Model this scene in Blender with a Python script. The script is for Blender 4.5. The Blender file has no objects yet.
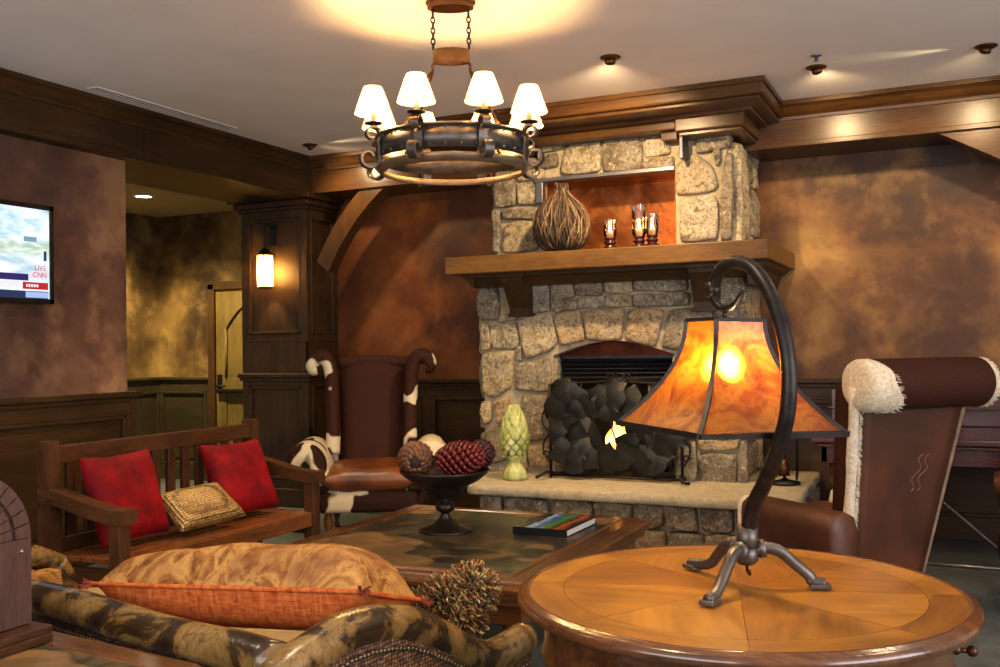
import bpy, bmesh, math, random
from mathutils import Vector, Matrix, noise, Quaternion
random.seed(7)
PI = math.pi
C = bpy.context.scene.collection
SC = bpy.context.scene

# ------------------------------------------------------------------ helpers
def hexc(h):
    h = h.lstrip('#')
    out = []
    for i in (0, 2, 4):
        v = int(h[i:i+2], 16) / 255
        out.append(v / 12.92 if v <= .04045 else ((v + .055) / 1.055) ** 2.4)
    return (out[0], out[1], out[2], 1)

def tag(o, label=None, cat=None, group=None, kind=None):
    if label: o['label'] = label
    if cat: o['category'] = cat
    if group: o['group'] = group
    if kind: o['kind'] = kind
    return o

def thing(name, label, cat, loc=(0, 0, 0), rz=0, group=None):
    o = bpy.data.objects.new(name, None)
    o.empty_display_size = .1
    C.objects.link(o)
    o.location = loc
    o.rotation_euler = (0, 0, rz)
    return tag(o, label, cat, group)

def copy_tree(o, parent=None):
    c = o.copy()
    C.objects.link(c)
    if parent is not None:
        c.parent = parent
    for ch in list(o.children):
        copy_tree(ch, c)
    return c

class MB:
    """collects shapes, links them as ONE mesh object"""
    def __init__(s, M=None):
        s.v = []; s.f = []; s.mi = []; s.sm = []; s.M = M; s.m = 0; s.smooth = True
    def add(s, vs, fs, T=None, smooth=None):
        n = len(s.v)
        for p in vs:
            p = Vector(p)
            if T is not None: p = T @ p
            if s.M is not None: p = s.M @ p
            s.v.append(p)
        for f in fs:
            s.f.append([i + n for i in f]); s.mi.append(s.m)
            s.sm.append(s.smooth if smooth is None else smooth)
        return s
    def box(s, c, d, rz=0, bev=0.0, T=None, R=None):
        hx, hy, hz = d[0]/2, d[1]/2, d[2]/2
        X = Matrix.Translation(c) @ (R if R is not None else Matrix.Rotation(rz, 4, 'Z'))
        if T is not None: X = T @ X
        bev = min(bev, hx*.49, hy*.49, hz*.49)
        if bev <= 0:
            vs = [(x, y, z) for x in (-hx, hx) for y in (-hy, hy) for z in (-hz, hz)]
            fs = [(0,1,3,2),(4,6,7,5),(0,4,5,1),(2,3,7,6),(0,2,6,4),(1,5,7,3)]
            return s.add(vs, fs, X, False)
        bm = bmesh.new()
        bmesh.ops.create_cube(bm, size=1)
        for v in bm.verts: v.co = Vector((v.co.x*d[0], v.co.y*d[1], v.co.z*d[2]))
        bmesh.ops.bevel(bm, geom=bm.edges[:], offset=bev, segments=2, affect='EDGES', profile=.5)
        bm.verts.index_update()
        s.add([v.co.copy() for v in bm.verts], [[v.index for v in f.verts] for f in bm.faces], X, bev > .015)
        bm.free()
        return s
    def b2(s, a, b, bev=0.0):
        """box from corner a to corner b"""
        return s.box([(p+q)/2 for p, q in zip(a, b)], [abs(q-p) for p, q in zip(a, b)], bev=bev)
    def lathe(s, prof, c=(0,0,0), n=32, T=None, caps=True):
        vs = []; fs = []
        for r, z in prof:
            for k in range(n):
                a = 2*PI*k/n
                vs.append((c[0]+r*math.cos(a), c[1]+r*math.sin(a), c[2]+z))
        for i in range(len(prof)-1):
            for k in range(n):
                k2 = (k+1) % n
                fs.append((i*n+k, i*n+k2, (i+1)*n+k2, (i+1)*n+k))
        if caps:
            fs.append(tuple(range(n-1, -1, -1)))
            fs.append(tuple((len(prof)-1)*n+k for k in range(n)))
        return s.add(vs, fs, T)
    def tube(s, pts, r, n=10, caps=True, T=None, up=None, ell=None, closed=False):
        """pts list, r number or list; ell=(a,b) cross-section scale with fixed normal 'up'"""
        P = [Vector(p) for p in pts]
        R = r if isinstance(r, (list, tuple)) else [r]*len(P)
        vs = []; fs = []
        N = None
        L = len(P)
        for i, p in enumerate(P):
            if closed: t = P[(i+1) % L] - P[i-1]
            elif i == 0: t = P[1]-P[0]
            elif i == L-1: t = P[-1]-P[-2]
            else: t = P[i+1]-P[i-1]
            if t.length < 1e-9: t = Vector((0,0,1))
            t.normalize()
            if up is not None:
                N = Vector(up) - t*t.dot(Vector(up))
            else:
                if N is None:
                    N = t.orthogonal()
                else:
                    N = N - t*t.dot(N)
            if N.length < 1e-6: N = t.orthogonal()
            N.normalize()
            B = t.cross(N)
            a, b = ell if ell else (1, 1)
            for k in range(n):
                an = 2*PI*k/n
                if ell and n == 4: an += PI/4
                vs.append(p + (N*math.cos(an)*a + B*math.sin(an)*b)*R[i])
        m = L if closed else L-1
        for i in range(m):
            j = (i+1) % L
            for k in range(n):
                k2 = (k+1) % n
                fs.append((i*n+k, i*n+k2, j*n+k2, j*n+k))
        if caps and not closed:
            fs.append(tuple(range(n-1, -1, -1)))
            fs.append(tuple((L-1)*n+k for k in range(n)))
        return s.add(vs, fs, T, smooth=(n > 4))
    def prism(s, poly, h0, h1, axis='z', T=None, smooth=False):
        """poly 2D extruded along an axis: z:(x,y)  y:(x,z)  x:(y,z)"""
        def m(p, h):
            return (p[0], p[1], h) if axis == 'z' else (p[0], h, p[1]) if axis == 'y' else (h, p[0], p[1])
        n = len(poly)
        vs = [m(p, h0) for p in poly] + [m(p, h1) for p in poly]
        fs = [tuple(range(n-1, -1, -1)), tuple(range(n, 2*n))]
        s.add(vs, fs, T, False)
        s2 = [(k, (k+1) % n, n+(k+1) % n, n+k) for k in range(n)]
        s.add(vs, s2, T, smooth)
        return s
    def loft(s, rings, caps=True, T=None, closed=True, smooth=True):
        n = len(rings[0]); vs = [p for r in rings for p in r]; fs = []
        for i in range(len(rings)-1):
            for k in range(n if closed else n-1):
                k2 = (k+1) % n
                fs.append((i*n+k, i*n+k2, (i+1)*n+k2, (i+1)*n+k))
        if caps and closed:
            fs.append(tuple(range(n-1, -1, -1)))
            fs.append(tuple((len(rings)-1)*n+k for k in range(n)))
        return s.add(vs, fs, T, smooth)
    def ball(s, c, r, n=10, m=6, T=None):
        rr = r if isinstance(r, (tuple, list)) else (r, r, r)
        vs = [(c[0], c[1], c[2]+rr[2])]; fs = []
        for i in range(1, m):
            a = PI*i/m
            for k in range(n):
                b = 2*PI*k/n
                vs.append((c[0]+rr[0]*math.sin(a)*math.cos(b), c[1]+rr[1]*math.sin(a)*math.sin(b), c[2]+rr[2]*math.cos(a)))
        vs.append((c[0], c[1], c[2]-rr[2]))
        for k in range(n):
            fs.append((0, 1+k, 1+(k+1) % n))
            e = len(vs)-1
            fs.append((e, 1+(m-2)*n+(k+1) % n, 1+(m-2)*n+k))
        for i in range(m-2):
            for k in range(n):
                fs.append((1+i*n+k, 1+(i+1)*n+k, 1+(i+1)*n+(k+1) % n, 1+i*n+(k+1) % n))
        return s.add(vs, fs, T, True)
    def build(s, name, mats, parent=None, world=False, sub=0, weld=False):
        me = bpy.data.meshes.new(name)
        vs = s.v
        if world and parent is not None:
            X = (Matrix.Translation(parent.location) @ parent.rotation_euler.to_matrix().to_4x4()).inverted()
            vs = [X @ v for v in vs]
        me.from_pydata([tuple(v) for v in vs], [], s.f)
        if not isinstance(mats, (list, tuple)): mats = [mats]
        for m in mats: me.materials.append(m)
        me.polygons.foreach_set('material_index', s.mi)
        me.polygons.foreach_set('use_smooth', s.sm)
        bm = bmesh.new(); bm.from_mesh(me)
        if weld: bmesh.ops.remove_doubles(bm, verts=bm.verts, dist=1e-4)
        bmesh.ops.recalc_face_normals(bm, faces=bm.faces)
        bm.to_mesh(me); bm.free()
        me.update()
        o = bpy.data.objects.new(name, me)
        C.objects.link(o)
        if parent is not None: o.parent = parent
        if sub:
            mod = o.modifiers.new('sub', 'SUBSURF'); mod.levels = sub; mod.render_levels = sub
        return o

def arc(cx, cy, r, a0, a1, n):
    return [(cx+r*math.cos(math.radians(a0+(a1-a0)*i/n)), cy+r*math.sin(math.radians(a0+(a1-a0)*i/n))) for i in range(n+1)]

def smooth_path(pts, k=4):
    """Catmull-Rom"""
    P = [Vector(p) for p in pts]; out = []
    for i in range(len(P)-1):
        p0 = P[max(i-1, 0)]; p1 = P[i]; p2 = P[i+1]; p3 = P[min(i+2, len(P)-1)]
        for j in range(k):
            t = j/k
            out.append(.5*((2*p1)+(p2-p0)*t+(2*p0-5*p1+4*p2-p3)*t*t+(3*p1-p0-3*p2+p3)*t**3))
    out.append(P[-1])
    return out

def pillow_mesh(mb, w, h, t, T, n=18, pinch=.06, wr=.0, seed=0, split=False):
    """stuffed pillow in its local XY plane, thickness along Z"""
    def pt(i, j, sgn):
        u = -1+2*i/n; v = -1+2*j/n
        e = max(0, (1-u**4)*(1-v**4))**.5
        x = u*w/2*(1-pinch*(1-v*v)); y = v*h/2*(1-pinch*(1-u*u))
        z = sgn*t/2*e
        if wr and e > 0:
            q = Vector((x*9, y*9, sgn*3+seed))
            z += wr*e*noise.noise(q)
        return (x, y, z)
    for sgn in (1, -1):
        vs = [pt(i, j, sgn) for i in range(n+1) for j in range(n+1)]
        fs = []
        for i in range(n):
            for j in range(n):
                a = i*(n+1)+j
                f = (a, a+n+1, a+n+2, a+1)
                fs.append(f if sgn > 0 else f[::-1])
        if split: mb.m = 0 if sgn > 0 else 1
        mb.add(vs, fs, T, True)

# ------------------------------------------------------------------ materials
class NT:
    def __init__(s, name):
        s.mat = bpy.data.materials.new(name); s.mat.use_nodes = True
        s.nt = s.mat.node_tree; s.n = s.nt.nodes
        s.b = s.n['Principled BSDF']; s.out = s.n['Material Output']
    def new(s, t, **kw):
        nd = s.n.new(t)
        for k, v in kw.items():
            setattr(nd, k, v)
        return nd
    def ln(s, a, b): s.nt.links.new(a, b)
    def coords(s, scale=(1,1,1), rot=(0,0,0), src='Object'):
        tc = s.new('ShaderNodeTexCoord'); mp = s.new('ShaderNodeMapping')
        mp.inputs['Scale'].default_value = scale; mp.inputs['Rotation'].default_value = rot
        s.ln(tc.outputs[src], mp.inputs['Vector'])
        return mp.outputs['Vector']
    def noise(s, vec, scale=5, detail=4, rough=.5, dist=0):
        nd = s.new('ShaderNodeTexNoise')
        nd.inputs['Scale'].default_value = scale; nd.inputs['Detail'].default_value = detail
        nd.inputs['Roughness'].default_value = rough; nd.inputs['Distortion'].default_value = dist
        if vec is not None: s.ln(vec, nd.inputs['Vector'])
        return nd.outputs['Fac']
    def ramp(s, fac, stops, interp='LINEAR'):
        nd = s.new('ShaderNodeValToRGB'); cr = nd.color_ramp; cr.interpolation = interp
        while len(cr.elements) > 1: cr.elements.remove(cr.elements[-1])
        for i, (p, c) in enumerate(stops):
            e = cr.elements[0] if i == 0 else cr.elements.new(p)
            e.position = p; e.color = hexc(c) if isinstance(c, str) else c
        s.ln(fac, nd.inputs['Fac'])
        return nd.outputs['Color']
    def mix(s, fac, a, b, mode='MIX'):
        nd = s.new('ShaderNodeMixRGB', blend_type=mode)
        for k, v in (('Fac', fac), ('Color1', a), ('Color2', b)):
            if isinstance(v, (int, float)): nd.inputs[k].default_value = v
            elif isinstance(v, str): nd.inputs[k].default_value = hexc(v)
            elif isinstance(v, tuple): nd.inputs[k].default_value = v
            else: s.ln(v, nd.inputs[k])
        return nd.outputs['Color']
    def math(s, op, a, b=0.0):
        nd = s.new('ShaderNodeMath', operation=op)
        for i, v in enumerate((a, b)):
            if isinstance(v, (int, float)): nd.inputs[i].default_value = v
            else: s.ln(v, nd.inputs[i])
        return nd.outputs[0]
    def bump(s, fac, strength=.3, dist=.01):
        nd = s.new('ShaderNodeBump'); nd.inputs['Strength'].default_value = strength
        nd.inputs['Distance'].default_value = dist
        s.ln(fac, nd.inputs['Height']); s.ln(nd.outputs['Normal'], s.b.inputs['Normal'])
    def base(s, c):
        if isinstance(c, str): s.b.inputs['Base Color'].default_value = hexc(c)
        else: s.ln(c, s.b.inputs['Base Color'])
    def set(s, **kw):
        for k, v in kw.items(): s.b.inputs[k.replace('_', ' ')].default_value = v
        return s

def m_plain(name, col, rough=.6, metal=0, spec=.5, var=.25, nscale=14, bump=0):
    t = NT(name); v = t.coords()
    f = t.noise(v, nscale, 5)
    c = hexc(col)
    lo = tuple(x*(1-var) for x in c[:3])+(1,); hi = tuple(min(1, x*(1+var)) for x in c[:3])+(1,)
    t.base(t.ramp(f, [(.3, lo), (.7, hi)]))
    t.set(Roughness=rough, Metallic=metal, Specular_IOR_Level=spec)
    if bump: t.bump(f, bump)
    return t.mat

def m_wood(name, dark, mid, light, axis='x', rough=.35, scale=3.0, knots=True, spec=.5, coat=0, bump=.12):
    t = NT(name)
    sc = {'x': (.12, 1, 1), 'y': (1, .12, 1), 'z': (1, 1, .12)}[axis]
    v = t.coords(tuple(a*scale for a in sc))
    f1 = t.noise(v, 4.2, 6, .62, .6)
    v2 = t.coords(tuple(a*scale*7 for a in sc))
    f2 = t.noise(v2, 5, 3, .5)
    v3 = t.coords((1, 1, 1))
    f3 = t.noise(v3, 1.7, 3, .5)
    a = t.ramp(f1, [(.3, dark), (.5, mid), (.72, light)])
    a = t.mix(.35, a, t.ramp(f2, [(.35, dark), (.6, light)]))
    a = t.mix(.35, a, t.ramp(f3, [(.35, dark), (.65, light)]))
    t.base(a)
    t.set(Roughness=rough, Specular_IOR_Level=spec, Coat_Weight=coat, Coat_Roughness=.12)
    if bump: t.bump(f2, bump, .004)
    return t.mat

def m_faux(name, c0, c1, c2, c3, tint, seed=0):
    t = NT(name)
    tc = t.new('ShaderNodeTexCoord'); mp = t.new('ShaderNodeMapping')
    mp.inputs['Location'].default_value = (seed, seed*.7, seed*1.3)
    t.ln(tc.outputs['Object'], mp.inputs['Vector']); v = mp.outputs['Vector']
    f1 = t.noise(v, 1.15, 6, .55, .25)
    f2 = t.noise(v, 3.3, 5, .6, .1)
    f3 = t.noise(v, .8, 3, .5)
    a = t.ramp(f1, [(.36, c0), (.46, c1), (.54, c2), (.64, c3)])
    b = t.ramp(f2, [(.36, c0), (.5, c1), (.64, c3)])
    a = t.mix(.35, a, b)
    a = t.mix(t.ramp(f3, [(.47, (0,0,0,1)), (.6, (.6,.6,.6,1))]), a, tint)
    t.base(a); t.set(Roughness=.55, Specular_IOR_Level=.35)
    t.bump(f2, .05)
    return t.mat

def m_stone(name, cols, rough=.8, pit=1.0):
    t = NT(name); v = t.coords()
    g = t.new('ShaderNodeNewGeometry')
    rnd = g.outputs['Random Per Island']
    n = len(cols)
    a = t.ramp(rnd, [(i/(n), c) for i, c in enumerate(cols)], 'CONSTANT')
    f1 = t.noise(v, 6, 6, .65, .5)
    f2 = t.noise(v, 55, 6, .8)
    f3 = t.noise(v, 16, 5, .7, .8)
    a = t.mix(t.ramp(f1, [(.35, (0,0,0,1)), (.65, (.6,.6,.6,1))]), a, '#a8a08c')
    a = t.mix(t.ramp(f3, [(.5, (0,0,0,1)), (.66, (.75*pit,.75*pit,.75*pit,1))]), a, '#4a3d2c')
    a = t.mix(t.ramp(f2, [(.5, (0,0,0,1)), (.6, (.7*pit,.7*pit,.7*pit,1))]), a, '#2c241a')
    a = t.mix(t.ramp(t.noise(v, 27, 5, .7), [(.56, (0,0,0,1)), (.66, (.6,.6,.6,1))]), a, '#c9bea4')
    t.base(a); t.set(Roughness=rough, Specular_IOR_Level=.3)
    h = t.math('ADD', f3, t.math('MULTIPLY', f2, .6))
    t.bump(h, .8, .014)
    return t.mat

def m_leather(name, dark, light, rough=.4, scale=5, bump=.15):
    t = NT(name); v = t.coords()
    f = t.noise(v, scale, 5, .6, .3)
    t.base(t.ramp(f, [(.32, dark), (.68, light)]))
    t.set(Roughness=rough, Specular_IOR_Level=.5)
    t.bump(t.noise(v, 160, 2), bump, .002)
    return t.mat

def m_hide(name, brown, white, thr=.55, scale=3.2, seed=0.0):
    t = NT(name)
    tc = t.new('ShaderNodeTexCoord'); mp = t.new('ShaderNodeMapping')
    mp.inputs['Location'].default_value = (seed, seed, seed)
    t.ln(tc.outputs['Object'], mp.inputs['Vector']); v = mp.outputs['Vector']
    f = t.noise(v, scale, 2, .45, .4)
    hair = t.noise(v, 90, 3, .6)
    m = t.ramp(f, [(thr, (0,0,0,1)), (thr+.02, (1,1,1,1))])
    b = t.mix(t.ramp(hair, [(.3, (0,0,0,1)), (.7, (.5,.5,.5,1))]), brown, '#100805')
    w = t.mix(t.ramp(hair, [(.3, (0,0,0,1)), (.7, (.4,.4,.4,1))]), white, '#9c8a6c')
    t.base(t.mix(m, b, w))
    t.set(Roughness=.75, Specular_IOR_Level=.15)
    t.bump(hair, .25, .004)
    return t.mat

def m_emit(name, col, strength):
    t = NT(name)
    t.base('#000000'); t.set(Emission_Strength=strength)
    t.b.inputs['Emission Color'].default_value = hexc(col)
    return t.mat

def m_shade(name, col, tr=.6, rough=.6):
    """thin cloth lampshade that lets light through"""
    t = NT(name)
    d = t.new('ShaderNodeBsdfDiffuse'); l = t.new('ShaderNodeBsdfTranslucent'); mx = t.new('ShaderNodeMixShader')
    f = t.noise(t.coords(), 120, 2)
    col2 = t.mix(.15, col, t.ramp(f, [(.3, '#b09a70'), (.7, '#ffffff')]))
    t.ln(col2, d.inputs['Color']); t.ln(col2, l.inputs['Color'])
    mx.inputs['Fac'].default_value = tr
    t.ln(d.outputs[0], mx.inputs[1]); t.ln(l.outputs[0], mx.inputs[2]); t.ln(mx.outputs[0], t.out.inputs['Surface'])
    return t.mat

def m_mica(name):
    t = NT(name); v = t.coords()
    f = t.noise(v, 9, 6, .65, .9); f2 = t.noise(v, 40, 5, .7)
    c = t.ramp(f, [(.3, '#6e2404'), (.45, '#b25c10'), (.55, '#d48422'), (.7, '#7c3008')])
    c = t.mix(t.ramp(f2, [(.45, (0,0,0,1)), (.8, (.5,.5,.5,1))]), c, '#7c2c06')
    l = t.new('ShaderNodeBsdfTranslucent'); t.ln(c, l.inputs['Color'])
    rf = t.new('ShaderNodeBsdfRefraction'); rf.inputs['Roughness'].default_value = .72; rf.inputs['IOR'].default_value = 1.22
    t.ln(c, rf.inputs['Color'])
    m2 = t.new('ShaderNodeMixShader'); m2.inputs['Fac'].default_value = .82
    t.ln(l.outputs[0], m2.inputs[1]); t.ln(rf.outputs[0], m2.inputs[2])
    t.base(t.mix(.35, c, '#5a2a10')); t.set(Roughness=.28, Specular_IOR_Level=.8)
    t.bump(f, .25, .006)
    mx = t.new('ShaderNodeMixShader'); mx.inputs['Fac'].default_value = .62
    t.ln(t.b.outputs[0], mx.inputs[1]); t.ln(m2.outputs[0], mx.inputs[2]); t.ln(mx.outputs[0], t.out.inputs['Surface'])
    return t.mat

def m_glass(name, col='#ffffff', rough=.02):
    t = NT(name)
    g = t.new('ShaderNodeBsdfGlossy'); tr = t.new('ShaderNodeBsdfTransparent'); mx = t.new('ShaderNodeMixShader')
    g.inputs['Roughness'].default_value = rough
    fr = t.new('ShaderNodeFresnel'); fr.inputs['IOR'].default_value = 1.45
    k = t.math('ADD', fr.outputs[0], .06)
    tr.inputs['Color'].default_value = hexc(col)
    t.ln(k, mx.inputs['Fac']); t.ln(tr.outputs[0], mx.inputs[1]); t.ln(g.outputs[0], mx.inputs[2])
    t.ln(mx.outputs[0], t.out.inputs['Surface'])
    return t.mat

W = {}
for ax in 'xyz':
    W['dark'+ax] = m_wood('dark stained wood '+ax, '#1c1108', '#312010', '#4b351c', ax, .42, spec=.22)
    W['beam'+ax] = m_wood('beam wood '+ax, '#26160a', '#412812', '#5e3f1f', ax, .3, 2.4, spec=.3)
    W['bench'+ax] = m_wood('bench wood '+ax, '#1c0f07', '#3a2111', '#603c20', ax, .4, 4, spec=.3)
    W['mantel'+ax] = m_wood('mantel wood '+ax, '#3a2410', '#5c3d1a', '#7b5829', ax, .45, 2.5, spec=.25)
    W['cof'+ax] = m_wood('coffee table wood '+ax, '#1c0c05', '#48260f', '#7c4a20', ax, .28, 4, coat=.3)
W['seaty'] = m_wood('bench seat wood', '#33170a', '#6a3818', '#96592c', 'y', .28, 4, coat=.3)
W['yellowlitx'] = m_wood('yellow-lit wood x', '#1e1a10', '#332c1a', '#4a4026', 'x', .42)  # wood with the yellow of the light mixed into its colour
W['yellowlitz'] = m_wood('yellow-lit wood z', '#1e1a10', '#332c1a', '#4a4026', 'z', .42)
W['mahx'] = m_wood('mahogany x', '#1a0605', '#340d0b', '#541a12', 'x', .22, 3, coat=.4)
W['mahz'] = m_wood('mahogany z', '#1a0605', '#340d0b', '#541a12', 'z', .22, 3, coat=.4)
M_ceiling = m_plain('ceiling paint', '#efeae4', .85, var=.03, nscale=3)
M_wall_left = m_faux('faux plaster left', '#2e1f1a', '#56392c', '#7a5340', '#a87e58', '#45322c', 1.0)
M_wall_back = m_faux('faux plaster rust', '#1e0e05', '#4c240c', '#733c15', '#8a5222', '#381a0c', 4.0)
M_wall_right = m_faux('faux plaster tan', '#241408', '#503016', '#7c5228', '#a07a42', '#3c2418', 9.0)
M_wall_niche = m_faux('faux plaster lit yellow', '#2a2014', '#5c4628', '#8a7040', '#a98b56', '#3a2e20', 14.0)  # yellow-olive cast of the passage light is put into these colours
M_iron = m_plain('forged iron', '#2c2825', .42, .8, var=.35, nscale=30, bump=.15)
M_iron2 = m_plain('pewter iron', '#57514c', .4, .75, var=.3, nscale=24, bump=.15)
M_black = m_plain('black iron', '#0e0d0c', .5, .4, var=.3)
M_steel = m_plain('brushed steel', '#8d8e94', .35, .9, var=.1)
M_bronze = m_plain('bronze trim', '#54361f', .36, .8, var=.2)
M_mortar = m_plain('mortar', '#9c8f76', .95, var=.2, nscale=30, bump=.4)
M_stone = m_stone('field stone', ['#a8936a', '#7d6c50', '#9a8a6c', '#6f604a', '#ab8e62', '#7a7060', '#a39680', '#b3a07a', '#635645'])
M_stone_dark = m_stone('field stone dark', ['#7d6548', '#665440', '#8a6b46', '#5a4a38', '#755a3c'])
M_slab = m_stone('hearth slab', ['#aa9c7e'], .75, .35)
M_copper = None
M_white_fur = m_plain('white fur', '#c9bba2', .9, var=.25, nscale=60, bump=.5)
# ------------------------------------------------------------------ camera
def make_camera():
    yaw, pit, rol = math.radians(25), math.radians(.85), .0153
    fw = Vector((-math.sin(yaw)*math.cos(pit), math.cos(yaw)*math.cos(pit), math.sin(pit)))
    rt0 = Vector((math.cos(yaw), math.sin(yaw), 0)); up0 = rt0.cross(fw)
    rt = rt0*math.cos(rol) - up0*math.sin(rol)
    up = up0*math.cos(rol) + rt0*math.sin(rol)
    cd = bpy.data.cameras.new('camera'); cd.lens = 35.28; cd.sensor_width = 36; cd.clip_start = .05
    co = bpy.data.objects.new('camera', cd); C.objects.link(co)
    M = Matrix((rt, up, -fw)).transposed().to_4x4(); M.translation = (0, 0, 1.35)
    co.matrix_world = M
    SC.camera = co
make_camera()

# ------------------------------------------------------------------ setting
YB = 7.4      # back wall
XL = -5.1     # left wall
def struct(name, mb, mat, label, cat, **k):
    o = mb.build(name, mat, **k)
    return tag(o, label, cat, kind='structure')

tf = NT('slate floor'); v = tf.coords()
f1 = tf.noise(v, 1.6, 5, .6, .4); f2 = tf.noise(v, 9, 5, .65)
cfl = tf.ramp(f1, [(.3, '#33373a'), (.5, '#4c5254'), (.7, '#666a68')])
cfl = tf.mix(.35, cfl, tf.ramp(f2, [(.35, '#2c3030'), (.65, '#74766f')]))
tf.base(cfl); tf.set(Roughness=.42, Specular_IOR_Level=.4); tf.bump(f2, .12)
struct('floor', MB().b2((-9, -1.5, -.1), (3.5, 9, 0)), tf.mat, 'dark grey slate floor under the chairs and tables', 'floor')
struct('ceiling', MB().b2((-5.7, -1.5, 3.0), (3.5, YB+.3, 3.1)), M_ceiling, 'smooth pale ceiling with small recessed lights', 'ceiling')
struct('ceiling_niche', MB().b2((-9, 4.9, 2.83), (-5.7, 8.3, 2.93)), m_plain('niche ceiling paint', '#a89a72', .85, var=.03), 'lower olive ceiling of the side passage', 'ceiling')
struct('wall_left', MB().b2((-5.72, -1.5, 0), (XL, 4.95, 2.7)), M_wall_left, 'mottled brown faux finished wall behind the television', 'wall')
struct('wall_back', MB().b2((-5.3, YB, 0), (-2.3, YB+.2, 3.0)), M_wall_back, 'rust brown mottled wall left of the stone chimney', 'wall')
struct('wall_right', MB().b2((-2.3, YB, 0), (3.5, YB+.2, 3.0)), M_wall_right, 'tan and rust mottled wall right of the stone chimney', 'wall')
struct('wall_niche', MB().b2((-9, 8.1, 0), (-5.0, 8.3, 2.9)).b2((-8.07, 4.9, 0), (-7.87, 8.1, 2.9)), M_wall_niche, 'brown mottled wall of the side passage, yellow lamplight in its colour', 'wall')

# beams and crown mouldings -------------------------------------------------
b = MB()
b.b2((-5.75, -1.5, 2.66), (-5.0, 6.94, 3.0))
b.b2((-5.0, -1.5, 2.66), (-4.985, 6.93, 2.70), .005)
def crown_run_y(mb, x, y0, y1, z, s):
    # moulding cross-section in (x,z), run along y ; s = direction it projects
    prof = [(0, 0), (0, -.115), (.018, -.115), (.022, -.095), (.05, -.075), (.075, -.045), (.1, -.03), (.115, -.03), (.115, 0)]
    mb.prism([(x+s*p[0], z+p[1]) for p in prof], y0, y1, 'y')
def crown_run_x(mb, y, x0, x1, z, s):
    prof = [(0, 0), (0, -.115), (.018, -.115), (.022, -.095), (.05, -.075), (.075, -.045), (.1, -.03), (.115, -.03), (.115, 0)]
    mb.prism([(y+s*p[0], z+p[1]) for p in prof], x0, x1, 'x')
crown_run_y(b, -5.0, -1.5, 6.94, 3.0, .6)
b.b2((-5.0, 5.02, 2.7), (-4.997, 5.03, 2.89))
struct('trim_1', b, W['darky'], 'dark wooden ceiling beam with crown moulding above the television wall', 'beam')
b = MB()
b.b2((-5.75, 6.94, 2.70), (3.5, YB, 3.0))
crown_run_x(b, 6.94, -4.98, 3.5, 3.0, -1)
b.b2((-4.98, 6.925, 2.70), (3.5, 6.945, 2.735), .004)
struct('trim_2', b, W['beamx'], 'brown wooden ceiling beam with crown moulding along the back wall', 'beam')

# wainscot -----------------------------------------------------------------
def panelling(mb, org, u, n, L, z1=1.06, cnt=4, base=.16, cap=True, rail=.12):
    """panelled dado: org corner on the wall, u along it, n out of it"""
    u = Vector(u); n = Vector(n); z = Vector((0, 0, 1))
    T = Matrix((u, n, z)).transposed().to_4x4(); T.translation = org
    mb.M = T
    mb.b2((0, 0, 0), (L, .02, z1))
    mb.b2((0, .02, 0), (L, .05, base), .006)
    mb.b2((0, .02, z1-rail), (L, .04, z1), .004)
    w = L/cnt
    st = .055
    for k in range(cnt+1):
        x = k*w
        mb.b2((max(0, x-st), .02, base), (min(L, x+st), .04, z1-rail), .004)
    for k in range(cnt):
        x0, x1 = k*w+st, (k+1)*w-st; a, c = base, z1-rail
        for (p, q) in (((x0, a), (x0+.025, c)), ((x1-.025, a), (x1, c)), ((x0, a), (x1, a+.025)), ((x0, c-.025), (x1, c))):
            mb.b2((p[0], .02, p[1]), (q[0], .05, q[1]), .008)
        mb.b2((x0+.07, .02, a+.07), (x1-.07, .032, c-.07), .008)
    if cap:
        mb.b2((-.0, 0, z1), (L, .075, z1+.035), .01)
        mb.b2((-.0, .0, z1-.03), (L, .055, z1), .008)
    mb.M = None
b = MB(); panelling(b, (XL, -1.5, 0), (0, 1, 0), (1, 0, 0), 6.45, cnt=5)
b.b2((-5.72, 4.95, 0), (XL+.04, 4.99, 1.06)).b2((-5.72, 4.95, 1.06), (XL+.07, 5.02, 1.095), .01)
struct('trim_3', b, W['darky'], 'dark panelled wainscot below the television', 'wainscot')
b = MB(); panelling(b, (-3.2, YB, 0), (-1, 0, 0), (0, -1, 0), 1.86, cnt=2)
struct('trim_4', b, W['darkx'], 'dark panelled wainscot between the column and the chimney', 'wainscot')
b = MB(); panelling(b, (3.5, YB, 0), (-1, 0, 0), (0, -1, 0), 4.8, cnt=5)
struct('trim_5', b, W['darkx'], 'dark panelled wainscot right of the chimney', 'wainscot')
b = MB(); panelling(b, (-7.13, 8.1, 0), (-1, 0, 0), (0, -1, 0), .74, cnt=1)
panelling(b, (-7.87, 4.9, 0), (0, 1, 0), (1, 0, 0), 3.2, cnt=3)
struct('trim_6', b, W['yellowlitx'], 'brown panelled wainscot in the side passage, yellow lamplight in its colour', 'wainscot')

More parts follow.
